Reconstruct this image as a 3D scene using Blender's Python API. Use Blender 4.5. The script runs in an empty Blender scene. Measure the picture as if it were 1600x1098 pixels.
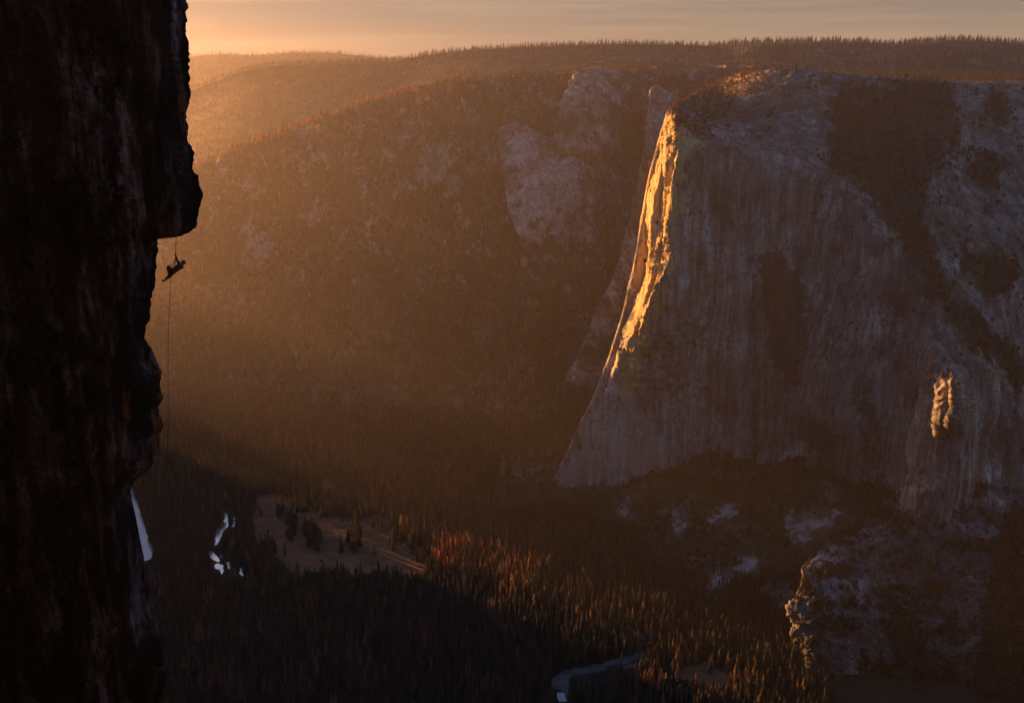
import bpy, bmesh, math, random
import numpy as np
from mathutils import Vector, Matrix

R = math.radians
rng = np.random.default_rng(7)
random.seed(7)
scene = bpy.context.scene
COL = scene.collection

# ------------------------------------------------------------------ camera
F = 35.0 / 36.0 * 1600.0
PITCH = math.atan(0.2695)
CP, SP = math.cos(PITCH), math.sin(PITCH)
cam_d = bpy.data.cameras.new('camera')
cam = bpy.data.objects.new('camera', cam_d)
COL.objects.link(cam)
cam_d.lens = 35.0
cam_d.sensor_width = 36.0
cam_d.clip_start = 0.5
cam_d.clip_end = 60000.0
cam.location = (0, 0, 0)
cam.rotation_euler = (R(90) - PITCH, 0, 0)
scene.camera = cam
scene.render.resolution_x = 1024
scene.render.resolution_y = 702

def at(px, py, Y):
    """the point that lies Y metres ahead (world y) on the sight line of a photograph measurement"""
    px, py, Y = np.asarray(px, float), np.asarray(py, float), np.asarray(Y, float)
    a = (px - 800.0) / F
    b = (549.0 - py) / F
    dy = CP + b * SP
    dz = -SP + b * CP
    return np.stack([a / dy * Y, Y + 0 * a, dz / dy * Y], -1)

def on_z(px, py, z):
    a = (px - 800.0) / F
    b = (549.0 - py) / F
    dy = CP + b * SP
    dz = -SP + b * CP
    t = z / dz
    return np.stack([a * t, dy * t, z + 0 * t], -1)

def proj(P):
    x, y, z = P[..., 0], P[..., 1], P[..., 2]
    d = y * CP - z * SP
    d = np.where(d > 1, d, 1)
    v = y * SP + z * CP
    return 800 + F * x / d, 549 - F * v / d

# ------------------------------------------------------------------ noise
_perm = rng.permutation(256)
_perm = np.concatenate([_perm, _perm, _perm])
_g = rng.normal(size=(256, 3)); _g /= np.linalg.norm(_g, axis=1)[:, None]

def perlin(p):
    i = np.floor(p).astype(int)
    f = p - i
    i &= 255
    u = f * f * f * (f * (f * 6 - 15) + 10)
    out = 0
    for dx in (0, 1):
        wx = u[..., 0] if dx else 1 - u[..., 0]
        for dy in (0, 1):
            wy = u[..., 1] if dy else 1 - u[..., 1]
            for dz in (0, 1):
                wz = u[..., 2] if dz else 1 - u[..., 2]
                h = _perm[_perm[_perm[(i[..., 0] + dx) & 255] + ((i[..., 1] + dy) & 255)] + ((i[..., 2] + dz) & 255)]
                g = _g[h]
                d = g[..., 0] * (f[..., 0] - dx) + g[..., 1] * (f[..., 1] - dy) + g[..., 2] * (f[..., 2] - dz)
                out = out + wx * wy * wz * d
    return out * 1.6

def fbm(P, scale, octaves=5, gain=0.5, ridged=False, off=0.0):
    p = P / np.asarray(scale, float) + 31.7 + off
    a, s, t = 1.0, 0.0, 0.0
    for _ in range(octaves):
        n = perlin(p)
        s = s + a * ((1 - 2 * np.abs(n)) if ridged else n)
        t += a
        a *= gain
        p = p * 2.03 + 11.3
    return s / t

def sstep(a, b, x):
    t = np.clip((x - a) / (b - a), 0, 1)
    return t * t * (3 - 2 * t)

def inpoly(px, py, poly):
    r = np.zeros(px.shape, bool)
    n = len(poly)
    for i in range(n):
        x0, y0 = poly[i]
        x1, y1 = poly[(i + 1) % n]
        if y0 == y1:
            continue
        c = ((y0 > py) != (y1 > py)) & (px < (x1 - x0) * (py - y0) / (y1 - y0) + x0)
        r ^= c
    return r

def lerp_line(pts, y):
    pts = sorted(pts)
    return np.interp(y, [p[0] for p in pts], [p[1] for p in pts])

# ------------------------------------------------------------------ surface nets
def cat_eval(ctrl, t):
    """Catmull-Rom through ctrl[n,...] at t in 0..n-1"""
    n = len(ctrl)
    i = np.clip(np.floor(t).astype(int), 0, n - 2)
    f = (t - i)
    sh = (-1,) + (1,) * (ctrl.ndim - 1)
    f = f.reshape(sh)
    c = np.concatenate([2 * ctrl[:1] - ctrl[1:2], ctrl, 2 * ctrl[-1:] - ctrl[-2:-1]])
    p0, p1, p2, p3 = c[i], c[i + 1], c[i + 2], c[i + 3]
    return 0.5 * (2 * p1 + (p2 - p0) * f + (2 * p0 - 5 * p1 + 4 * p2 - p3) * f * f + (3 * p1 - p0 - 3 * p2 + p3) * f ** 3)

def surf(net, tu, tv):
    """net[cols, rows, 3] sampled on tu (cols) and tv (rows)"""
    a = cat_eval(net, tu)
    b = cat_eval(np.swapaxes(a, 0, 1), tv)
    return np.swapaxes(b, 0, 1)

def normals(P):
    du = np.gradient(P, axis=0)
    dv = np.gradient(P, axis=1)
    n = np.cross(du, dv)
    n /= np.linalg.norm(n, axis=-1)[..., None] + 1e-9
    # face the camera side / sky
    s = np.sign(-(n * P).sum(-1))
    return n * np.where(s == 0, 1, s)[..., None]

def tag(o, label=None, cat=None, group=None, kind=None):
    if label: o['label'] = label
    if cat: o['category'] = cat
    if group: o['group'] = group
    if kind: o['kind'] = kind
    return o

def mesh_obj(name, verts, faces, mats, parent=None, smooth=True, attrs=None, fmat=None):
    me = bpy.data.meshes.new(name)
    verts = np.asarray(verts, np.float32).reshape(-1, 3)
    if isinstance(faces, np.ndarray):
        k = faces.shape[1]
        me.vertices.add(len(verts)); me.vertices.foreach_set('co', verts.ravel())
        me.loops.add(faces.size); me.loops.foreach_set('vertex_index', faces.astype(np.int32).ravel())
        me.polygons.add(len(faces))
        me.polygons.foreach_set('loop_start', np.arange(0, faces.size, k, dtype=np.int32))
        me.polygons.foreach_set('loop_total', np.full(len(faces), k, np.int32))
        me.update(calc_edges=True)
    else:
        me.from_pydata([tuple(map(float, v)) for v in verts], [], faces)
    for m in (mats if isinstance(mats, (list, tuple)) else [mats]):
        me.materials.append(m)
    if fmat is not None:
        me.polygons.foreach_set('material_index', np.asarray(fmat, np.int32))
    if smooth:
        me.polygons.foreach_set('use_smooth', np.ones(len(me.polygons), bool))
    for k, v in (attrs or {}).items():
        a = me.attributes.new(k, 'FLOAT', 'POINT')
        a.data.foreach_set('value', np.asarray(v, np.float32).ravel())
    me.validate()
    me.update()
    o = bpy.data.objects.new(name, me)
    COL.objects.link(o)
    if parent: o.parent = parent
    return o

def grid_faces(nu, nv, flip=False):
    i, j = np.meshgrid(np.arange(nu - 1), np.arange(nv - 1), indexing='ij')
    a = (i * nv + j).ravel()
    q = np.stack([a, a + nv, a + nv + 1, a + 1], 1)
    return q[:, ::-1] if flip else q

# ------------------------------------------------------------------ materials
class NT:
    def __init__(s, name):
        s.m = bpy.data.materials.new(name); s.m.use_nodes = True
        s.t = s.m.node_tree; s.t.nodes.clear()
    def n(s, typ, **kw):
        nd = s.t.nodes.new(typ)
        for k, v in kw.items():
            if k.startswith('i_'):
                nd.inputs[int(k[2:])].default_value = v
            else:
                setattr(nd, k, v)
        return nd
    def l(s, a, b): s.t.links.new(a, b)

def ramp(nt, fac, stops):
    r = nt.n('ShaderNodeValToRGB')
    while len(r.color_ramp.elements) < len(stops): r.color_ramp.elements.new(0.5)
    for e, (p, c) in zip(r.color_ramp.elements, stops):
        e.position = p
        e.color = (*c, 1) if isinstance(c, tuple) else (c, c, c, 1)
    nt.l(fac, r.inputs[0])
    return r.outputs[0]

def mapped(nt, scale, rot=(0, 0, 0)):
    tc = nt.n('ShaderNodeNewGeometry')
    mp = nt.n('ShaderNodeMapping')
    mp.inputs['Scale'].default_value = scale
    mp.inputs['Rotation'].default_value = rot
    nt.l(tc.outputs['Position'], mp.inputs[0])
    return mp.outputs[0]

def noise(nt, vec, scale, detail=6, rough=0.6, dist=0.0):
    n = nt.n('ShaderNodeTexNoise')
    n.inputs['Scale'].default_value = scale
    n.inputs['Detail'].default_value = detail
    n.inputs['Roughness'].default_value = rough
    n.inputs['Distortion'].default_value = dist
    nt.l(vec, n.inputs['Vector'])
    return n.outputs['Fac']

def mix(nt, fac, a, b, typ='MIX'):
    m = nt.n('ShaderNodeMix', data_type='RGBA', blend_type=typ)
    if isinstance(fac, float): m.inputs[0].default_value = fac
    else: nt.l(fac, m.inputs[0])
    for s, v in ((6, a), (7, b)):
        if isinstance(v, tuple): m.inputs[s].default_value = (*v, 1)
        else: nt.l(v, m.inputs[s])
    return m.outputs[2]

def attr(nt, name):
    a = nt.n('ShaderNodeAttribute'); a.attribute_name = name
    return a.outputs['Fac']

def finish(nt, color, rough=0.9, bump=None, bdist=1.0, bstr=1.0, spec=0.2):
    b = nt.n('ShaderNodeBsdfPrincipled')
    b.inputs['Roughness'].default_value = rough
    b.inputs['Specular IOR Level'].default_value = spec
    if isinstance(color, tuple): b.inputs['Base Color'].default_value = (*color, 1)
    else: nt.l(color, b.inputs['Base Color'])
    if bump is not None:
        bp = nt.n('ShaderNodeBump')
        bp.inputs['Distance'].default_value = bdist
        bp.inputs['Strength'].default_value = bstr
        nt.l(bump, bp.inputs['Height'])
        nt.l(bp.outputs[0], b.inputs['Normal'])
    o = nt.n('ShaderNodeOutputMaterial')
    nt.l(b.outputs[0], o.inputs[0])
    return nt.m

def rock_mat(name, c_dark, c_mid, c_light, vert=(1, 1, .12), size=.02, veg=None, bdist=6.0, dark_c=(.035, .033, .037), pale_c=(.40, .37, .37), warm=True):
    nt = NT(name)
    v1 = mapped(nt, vert)
    v2 = mapped(nt, (1, 1, 1))
    n1 = noise(nt, v1, size, 9, .68, .4)
    n2 = noise(nt, v2, size * .35, 6, .6, .3)
    n3 = noise(nt, v1, size * 5, 7, .7, .0)
    n4 = noise(nt, v2, size * 2.2, 8, .7, .6)
    n5 = noise(nt, mapped(nt, (1, 1, vert[2] * .3)), size * 3, 6, .72, .15)
    base = ramp(nt, n1, [(.30, c_dark), (.5, c_mid), (.70, c_light)])
    tone = ramp(nt, n2, [(.34, .38), (.5, .95), (.64, 1.5)])
    c = mix(nt, 1.0, base, tone, 'MULTIPLY')
    c = mix(nt, 1.0, c, ramp(nt, n3, [(.3, .62), (.5, 1.0), (.72, 1.35)]), 'MULTIPLY')
    if warm:
        wn = noise(nt, mapped(nt, (1, 1, .35)), size * .6, 5, .6, .5)
        c = mix(nt, ramp(nt, wn, [(.50, 0.0), (.66, .75)]), c, mix(nt, 1.0, c, (1.25, .95, .78), 'MULTIPLY'))
    c = mix(nt, 1.0, c, ramp(nt, n5, [(.36, .5), (.5, 1.0), (.62, 1.5)]), 'MULTIPLY')
    # cracks
    cr = ramp(nt, n4, [(.40, 1.0), (.44, .35), (.47, 1.0)])
    c = mix(nt, .3, c, mix(nt, 1.0, c, cr, 'MULTIPLY'))
    vo = nt.n('ShaderNodeTexVoronoi', feature='DISTANCE_TO_EDGE'); vo.inputs['Scale'].default_value = size * 1.6
    wv_ = nt.n('ShaderNodeVectorMath', operation='MULTIPLY_ADD'); nz_ = nt.n('ShaderNodeTexNoise'); nz_.inputs['Scale'].default_value = size * 1.5; nz_.inputs['Detail'].default_value = 6
    nt.l(v2, nz_.inputs['Vector']); nt.l(nz_.outputs['Color'], wv_.inputs[0]); wv_.inputs[1].default_value = (.5 / size,) * 3; nt.l(mapped(nt, (1, 1, max(vert[2] * 1.5, .1))), wv_.inputs[2])
    nt.l(wv_.outputs[0], vo.inputs['Vector'])
    ck = ramp(nt, vo.outputs['Distance'], [(0.0, .28), (.035, 1.0)])
    c = mix(nt, ramp(nt, n2, [(.4, .25), (.6, 1.0)]), c, mix(nt, 1.0, c, ck, 'MULTIPLY'))
    c = mix(nt, attr(nt, 'dark'), c, mix(nt, 1.0, ramp(nt, n3, [(.3, .6), (.7, 1.5)]), dark_c, 'MULTIPLY'))
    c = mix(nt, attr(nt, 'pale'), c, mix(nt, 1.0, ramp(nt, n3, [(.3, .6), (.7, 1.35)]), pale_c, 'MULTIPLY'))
    c = mix(nt, attr(nt, 'warm'), c, mix(nt, 1.0, ramp(nt, n3, [(.3, .6), (.7, 1.35)]), (.46, .33, .17), 'MULTIPLY'))  # warm-stained rock, with the sunlight's gold put into its colour
    if veg:
        vc = mix(nt, n4, tuple(x * .5 for x in veg), tuple(x * 1.6 for x in veg))
        c = mix(nt, attr(nt, 'veg'), c, vc)
    h = nt.n('ShaderNodeMath', operation='ADD')
    nt.l(n1, h.inputs[0])
    h2 = nt.n('ShaderNodeMath', operation='MULTIPLY', i_1=.35)
    nt.l(n3, h2.inputs[0]); nt.l(h2.outputs[0], h.inputs[1])
    return finish(nt, c, .88, h.outputs[0], bdist, 1.0)

def flat_noise_mat(name, a, b, size, rough=.95, bdist=0.0, spec=.1, lo=.35, hi=.65):
    nt = NT(name)
    v = mapped(nt, (1, 1, 1))
    n1 = noise(nt, v, size, 7, .65, .3)
    c = ramp(nt, n1, [(lo, a), (hi, b)])
    return finish(nt, c, rough, n1 if bdist else None, bdist or 1, 1, spec)

def crown_mat(name, lo, mid, hi, glow=.45):
    nt = NT(name)
    oi = nt.n('ShaderNodeObjectInfo')
    c = ramp(nt, oi.outputs['Random'], [(0.0, lo), (.5, mid), (1.0, hi)])
    g = nt.n('ShaderNodeTexNoise'); g.inputs['Scale'].default_value = .9
    tc = nt.n('ShaderNodeTexCoord'); nt.l(tc.outputs['Object'], g.inputs['Vector'])
    c = mix(nt, 1.0, c, ramp(nt, g.outputs['Fac'], [(.3, .55), (.7, 1.45)]), 'MULTIPLY')
    m = finish(nt, c, .9, spec=.08)
    if glow:
        tr = nt.n('ShaderNodeBsdfTranslucent'); nt.l(mix(nt, 1.0, c, (1.6, 1.5, 1.3), 'MULTIPLY'), tr.inputs[0])
        ms = nt.n('ShaderNodeMixShader'); ms.inputs[0].default_value = glow
        nt.l(nt.t.nodes['Principled BSDF'].outputs[0], ms.inputs[1]); nt.l(tr.outputs[0], ms.inputs[2])
        nt.l(ms.outputs[0], nt.t.nodes['Material Output'].inputs[0])
    return m

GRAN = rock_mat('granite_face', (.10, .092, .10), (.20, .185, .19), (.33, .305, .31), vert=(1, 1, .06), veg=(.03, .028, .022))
GRAN_FAR = rock_mat('granite_far', (.12, .11, .12), (.20, .185, .19), (.31, .29, .29), vert=(1, 1, .3), size=.012, veg=(.03, .03, .02), bdist=10)
SLOPE = rock_mat('wooded_slope', (.05, .045, .035), (.075, .065, .05), (.11, .09, .07), vert=(1, 1, .4), size=.012, veg=(.028, .030, .018), bdist=8, pale_c=(.38, .34, .33), warm=False)
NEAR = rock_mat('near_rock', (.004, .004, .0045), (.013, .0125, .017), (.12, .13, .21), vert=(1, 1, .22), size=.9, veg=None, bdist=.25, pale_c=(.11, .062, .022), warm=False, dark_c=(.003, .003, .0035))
GROUND = None

# ------------------------------------------------------------------ patch builder
PATCH = {}
def patch(name, net, nu, nv, mat, disp=None, masks=None, tu=None, tv=None, kind='structure', label=None, cat=None, post=None, flip=False, rag=26):
    net = np.asarray(net, float)
    tu = np.linspace(0, net.shape[0] - 1, nu) if tu is None else tu
    tv = np.linspace(0, net.shape[1] - 1, nv) if tv is None else tv
    P = surf(net, tu, tv)
    if post is not None:
        P = post(P, tu, tv)
    N = normals(P)
    if disp is not None:
        P = P + N * disp(P, tu, tv)[..., None]
    px, py = proj(P)
    w = np.stack([px, py, 0 * px], -1)
    wx = px + rag * fbm(w, 34, 6, .68, off=3)
    wy = py + rag * fbm(w, 34, 6, .68, off=9)
    brk = fbm(P, (55, 55, 75), 6, .7, off=33)
    A = {'warm': np.zeros(px.shape), 'dark': np.zeros(px.shape), 'pale': np.zeros(px.shape), 'veg': np.zeros(px.shape)}
    for mname, polys in (masks or {}).items():
        for it in polys:
            poly, val = it
            if callable(poly):
                A[mname] = np.maximum(A[mname], poly(P, normals(P), wx, wy) * val)
            else:
                s_ = sum(inpoly(wx + 13 * math.cos(q * .785), wy + 13 * math.sin(q * .785), poly) * 1.0 for q in range(8)) / 8
                A[mname] = np.maximum(A[mname], sstep(.40, .60, s_ + .9 * brk * (s_ > .02)) * val)
    o = mesh_obj(name, P.reshape(-1, 3), grid_faces(*P.shape[:2], flip=flip), mat, attrs={k: v.ravel() for k, v in A.items()})
    tag(o, label, cat, None, kind)
    PATCH[o.name] = (P, normals(P), A, px, py)
    return o

def col_net(cols):
    """every column: list of (px,py,Y) from bottom to top"""
    return np.array([[at(*p) for p in c] for c in cols])

def resample(pts, n):
    """n points spaced evenly along a measured polyline (px,py,Y)"""
    pts = np.array(pts, float)
    d = np.r_[0, np.cumsum(np.hypot(*np.diff(pts[:, :2], axis=0).T) + 1e-6)]
    s = np.linspace(0, d[-1], n)
    return [tuple(np.interp(s, d, pts[:, k]) for k in range(3)) for s in s]

FLOOR = -1100.0
def jag(pts, amp, seed, n=15):
    """a finer, irregular version of a measured edge"""
    r = resample(pts, n)
    g = random.Random(seed)
    return [(x + g.uniform(-amp, amp) * (0 < i < n - 1), y, Y + g.uniform(-amp, amp) * 2.5) for i, (x, y, Y) in enumerate(r)]
# ------------------------------------------------------------------ the granite monolith (great wall)
# silhouette and rim traced, then set at their own distances
sil = [(861, 760), (886, 706), (911, 655), (936, 602), (955, 550), (970, 500), (983, 450), (993, 400), (1001, 350), (1009, 300), (1018, 260), (1028, 222), (1041, 183)]
face_cols = [
    [(x + 13, y, 2380 + (757 - y) * .16 + 150) for x, y in sil],
    [(x + 3, y, 2357 + (757 - y) * .16 + 30) for x, y in sil],
    [(x, y, 2357 + (757 - y) * .16) for x, y in sil],
    [(x + 14 + (757 - y) * .004, y + 2, 2352 + (757 - y) * .16) for x, y in sil],
    [(930, 763, 2350), (960, 690, 2355), (985, 600, 2370), (1012, 500, 2390), (1030, 400, 2410), (1045, 300, 2425), (1058, 235, 2440), (1062, 212, 2445)],
    [(1000, 752, 2365), (1018, 650, 2372), (1040, 520, 2385), (1060, 400, 2405), (1078, 300, 2430), (1086, 232, 2446)],
    [(1100, 716, 2385), (1110, 600, 2395), (1125, 450, 2410), (1142, 330, 2440), (1152, 241, 2462)],
    [(1170, 729, 2360), (1180, 600, 2390), (1195, 450, 2405), (1215, 340, 2420), (1225, 257, 2440)],
    [(1240, 724, 2290), (1250, 600, 2320), (1262, 480, 2350), (1285, 370, 2370), (1298, 294, 2392)],
    [(1330, 752, 2170), (1330, 650, 2200), (1335, 520, 2240), (1352, 410, 2280), (1365, 347, 2320)],
    [(1385, 803, 2110), (1395, 700, 2150), (1402, 590, 2190), (1410, 500, 2220), (1418, 420, 2250)],
    [(1425, 790, 1960), (1440, 730, 1940), (1448, 650, 1938), (1456, 570, 1990), (1468, 480, 2130)],
    [(1470, 800, 1930), (1485, 730, 1908), (1490, 650, 1904), (1496, 590, 1950), (1508, 520, 2110)],
    [(1530, 880, 2060), (1538, 780, 2090), (1545, 700, 2110), (1552, 620, 2150), (1560, 560, 2210)],
    [(1610, 930, 2100), (1610, 830, 2150), (1612, 720, 2200), (1618, 640, 2260), (1625, 590, 2330)],
    [(1740, 980, 2150), (1740, 860, 2200), (1740, 760, 2260), (1740, 680, 2330), (1740, 620, 2420)],
]
top_cols = [
    [(1060, 178, 2640), (1070, 170, 2720), (1078, 164, 2850), (1088, 165, 2950)],
    [(1052, 175, 2525), (1062, 166, 2600), (1071, 160, 2730), (1082, 162, 2880)],
    [(1046, 172, 2480), (1056, 163, 2560), (1066, 157, 2700), (1078, 160, 2850)],
    [(1052, 176, 2490), (1064, 164, 2590), (1078, 152, 2800), (1090, 150, 2950)],
    [(1070, 195, 2520), (1085, 175, 2660), (1096, 156, 2880), (1105, 139, 3150)],
    [(1094, 212, 2520), (1106, 188, 2660), (1118, 158, 2900), (1128, 127, 3260)],
    [(1156, 220, 2530), (1164, 185, 2680), (1172, 145, 2860), (1180, 110, 3080)],
    [(1228, 235, 2500), (1236, 195, 2640), (1245, 150, 2790), (1250, 110, 2970)],
    [(1304, 265, 2460), (1315, 215, 2620), (1325, 160, 2820), (1335, 118, 3010)],
    [(1378, 315, 2390), (1392, 250, 2560), (1405, 180, 2820), (1415, 125, 3120)],
    [(1432, 385, 2300), (1452, 300, 2480), (1470, 205, 2780), (1485, 129, 3140)],
    [(1486, 445, 2230), (1506, 350, 2440), (1526, 235, 2760), (1545, 131, 3160)],
    [(1530, 480, 2230), (1552, 375, 2440), (1575, 250, 2760), (1600, 132, 3170)],
    [(1585, 510, 2320), (1610, 400, 2500), (1640, 265, 2800), (1670, 134, 3180)],
    [(1655, 540, 2430), (1680, 420, 2600), (1710, 280, 2880), (1745, 137, 3190)],
    [(1770, 560, 2500), (1800, 440, 2660), (1830, 300, 2950), (1860, 141, 3200)],
]
NF = 9
cols = []
for fc, tc in zip(face_cols, top_cols):
    f = resample(fc, NF)
    foot = (f[0][0] - 6, f[0][1] + 45, f[0][2] + 15)
    last = tc[-1]
    P3 = [at(*p) for p in [foot] + f + tc]
    lf = max(0.0, 1 - len(cols) / 6)
    b = P3[-1].copy(); b[1] += 350 - 250 * lf; b[2] -= 60 + 60 * lf; b[0] += 60 * lf
    c = b.copy(); c[1] += 500 - 300 * lf; c[2] -= 200 + 300 * lf; c[0] += 120 * lf
    cols.append(P3 + [b, c])
net = np.array(cols)

rib1 = [(150, 1048), (183, 1044), (215, 1033), (262, 1022), (310, 1012), (330, 1009), (370, 1009), (400, 1008), (420, 1006), (450, 1001), (490, 991), (530, 978), (600, 950), (700, 905)]
rib2 = [(190, 1050), (238, 1039), (250, 1036), (290, 1036), (330, 1033), (355, 1029), (375, 1024), (400, 1019), (450, 1010), (500, 996)]
rib3 = [(190, 1068), (240, 1056), (270, 1050), (305, 1045), (330, 1043), (350, 1037), (370, 1034), (400, 1030), (440, 1020), (480, 1008), (520, 994)]
def rib(px, py, line, w, wob=0):
    x = lerp_line(line, py) + wob
    return sstep(x - .5, x + w, px)
def cap_post(P, tu, tv):
    px, py = proj(P)
    w = np.stack([px * 0, py, px * 0], -1)
    wob = 2.0 * fbm(w, 34, 4, .6) * 2
    d = np.zeros(px.shape)
    lim = sstep(140, 200, py) * (.08 + .92 * sstep(640, 480, py + 60 * fbm(P, (60, 60, 60), 3, .6, off=66)))
    front = (tu[:, None] > 2.0) & (px < 1250)
    W = lambda base: base * (1 + .9 * fbm(np.stack([px * 0, py, px * 0], -1), 22, 3, .6, off=5))
    flake = 9 * fbm(P, (16, 16, 22), 4, .65, off=14) * sstep(275, 225, py)
    d += 62 * rib(px, py, rib1, np.interp(py, [170, 192, 232, 262, 420, 500], [10, 26, 28, 12, 11, 7]), wob + flake) * lim
    d += 28 * rib(px, py, rib2, 3.0, wob * .6) * sstep(225, 245, py) * sstep(520, 440, py)
    d += 26 * rib(px, py, rib3, 3.5, wob * .5) * sstep(228, 250, py) * sstep(560, 470, py)
    d *= front * sstep(1180, 1080, px)
    # right-hand buttress ribs
    l1 = [(560, 1452), (600, 1456), (640, 1462), (700, 1466)]
    l2 = [(560, 1486), (600, 1482), (640, 1484), (680, 1480)]
    g = sstep(555, 590, py) * sstep(690, 650, py)
    d2 = (46 * rib(px, py, l1, 5, wob * 2) + 34 * rib(px, py, l2, 5, wob * 2)) * g * sstep(1530, 1500, px) * (tv[None, :] < NF + 1)
    d = d + d2
    s = 1 - d / np.maximum(P[..., 1], 1)
    return P * s[..., None]
def cap_disp(P, tu, tv):
    px, py = proj(P)
    face = 1 - sstep(NF - .2, NF + .8, tv)[None, :] + 0 * px
    edge = sstep(2.0, 4.2, tu)[:, None] + 0 * px
    v = fbm(P, (70, 70, 620), 6, .55)            # vertical pillars
    v2 = fbm(P, (20, 20, 330), 4, .55, off=4)
    v3 = fbm(P, (240, 240, 330), 4, .5, off=8)
    b = fbm(P, (30, 30, 45), 5, .6, ridged=True, off=2)
    face_d = 22 * v + 7 * v2 + 26 * v3 + 1.2 * b
    top_d = 9 * fbm(P, (120, 120, 60), 5, .55) + 5 * fbm(P, (26, 26, 20), 5, .6, ridged=True)
    strip = sstep(1.98, 2.3, tu)[:, None] * sstep(6.2, 5.0, tu)[:, None] * face
    fac = 3.4 * fbm(P, (9, 9, 44), 5, .62, ridged=True, off=19) * strip * sstep(700, 600, py)
    qn = fbm(P, (48, 48, 190), 4, .55, off=41)
    q = (np.floor(qn * 7 + .4 * fbm(P, (25, 25, 40), 3, .6, off=43)) + .5) / 7
    qz = fbm(P, (120, 120, 60), 4, .6, off=47)
    q2 = (np.floor(qz * 6) + .5) / 6
    face_d = face_d + 24 * q + 5 * q2
    return (face_d * face + top_d * (1 - face)) * (.22 + .78 * edge) + fac

def veg_top(P, N, px, py):
    n = fbm(P, (45, 60, 45), 5, .65, off=6)
    return sstep(.0, .14, n) * (N[..., 2] > .25)

nface, ntop = 400, 200
tu = np.r_[np.linspace(0, 1, 6)[:-1], np.linspace(1, 2, 8)[:-1], np.linspace(2, 5, 170)[:-1], np.linspace(5, 15, 320)]
tv = np.r_[np.linspace(0, NF, nface)[:-1], np.linspace(NF, net.shape[1] - 1, ntop)]
diorite = [[(1178, 395), (1215, 385), (1245, 420), (1258, 500), (1262, 560), (1246, 612), (1225, 598), (1200, 560), (1190, 505), (1178, 470)],
           [(1225, 640), (1290, 660), (1330, 700), (1250, 700)], [(1345, 560), (1375, 600), (1370, 650), (1350, 640)],
           [(1390, 450), (1412, 440), (1420, 500), (1395, 510)]]
gully = [[(1310, 125), (1490, 128), (1500, 200), (1470, 260), (1440, 300), (1455, 360), (1470, 420), (1500, 470), (1560, 520), (1600, 560), (1600, 620), (1530, 540), (1470, 480), (1425, 420), (1385, 345), (1340, 290), (1290, 250), (1300, 190)],
         [(1500, 250), (1560, 230), (1580, 280), (1520, 300)], [(1500, 400), (1560, 380), (1600, 430), (1560, 470), (1500, 440)],
         [(1540, 150), (1570, 140), (1580, 200), (1545, 210)]]
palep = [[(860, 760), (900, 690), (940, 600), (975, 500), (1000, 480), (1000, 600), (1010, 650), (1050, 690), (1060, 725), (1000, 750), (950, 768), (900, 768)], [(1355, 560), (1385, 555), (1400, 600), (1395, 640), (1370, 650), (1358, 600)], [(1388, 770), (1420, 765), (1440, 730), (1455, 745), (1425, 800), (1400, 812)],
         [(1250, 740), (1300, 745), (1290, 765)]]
cap = patch('granite_cliff', net, 0, 0, GRAN, cap_disp, {'dark': [(p, .85) for p in diorite] + [(lambda P, N, x, y: sstep(.25, .5, N[..., 2]) * (y < 600), .35)], 'veg': [(p, .95) for p in gully] + [(veg_top, .55)], 'pale': [(p, .7) for p in palep], 'warm': [(p, .9) for p in [[(1040, 170), (1080, 200), (1085, 240), (1062, 300), (1052, 400), (1030, 500), (1000, 590), (960, 640), (985, 500), (1002, 330), (1018, 240), (1030, 200)], [(1454, 572), (1468, 572), (1470, 640), (1462, 642), (1456, 610)], [(1482, 585), (1496, 585), (1496, 660), (1484, 672)]]]},  # warm polygons paint the sun's gold on the lit edge and right streaks
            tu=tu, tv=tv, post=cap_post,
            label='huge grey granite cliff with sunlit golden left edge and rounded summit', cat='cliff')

# ------------------------------------------------------------------ wall of the side valley behind the monolith's left edge
wl = [
    [(1027, 146, 3310), (1015, 265, 3130), (997, 335, 3080), (984, 404, 3040), (939, 504, 2990), (895, 600, 2960)],
    [(1020, 142, 3245), (1008, 262, 3068), (990, 332, 3012), (977, 402, 2972), (932, 502, 2930), (888, 598, 2905)],
    [(1018, 140, 3225), (1006, 260, 3050), (988, 330, 2995), (975, 400, 2955), (930, 500, 2915), (886, 596, 2890)],
    [(1030, 135, 3250), (1025, 260, 3080), (1010, 340, 3020), (1000, 420, 2980), (965, 520, 2930), (925, 606, 2900)],
    [(1050, 150, 3230), (1050, 260, 3060), (1040, 340, 3000), (1030, 420, 2960), (1000, 520, 2920), (975, 600, 2900)],
    [(1090, 170, 3230), (1090, 260, 3050), (1080, 340, 3000), (1070, 420, 2960), (1050, 520, 2920), (1040, 600, 2900)],
]
wnet = []
for c in wl:
    c = list(c)[::-1]
    c = [(x, y, Y + 190 + (900 - 190) * (600 - y) / 460) for x, y, Y in c] if c[0][1] > c[-1][1] else [(x, y, Y + 190 + (900 - 190) * (600 - y) / 460) for x, y, Y in c]
    r = jag(c, 5, 100 + min(len(wnet), 2) if len(wnet) < 3 else 100 + len(wnet), 17)
    P3 = [at(r[0][0], r[0][1] + 50, r[0][2] + 20)] + [at(*p) for p in r]
    b = P3[-1].copy(); b[0] += 10; b[1] += 50; b[2] -= 60
    c2 = b.copy(); c2[0] += 30; c2[1] += 120; c2[2] -= 400
    wnet.append(P3 + [b, c2])
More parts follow.
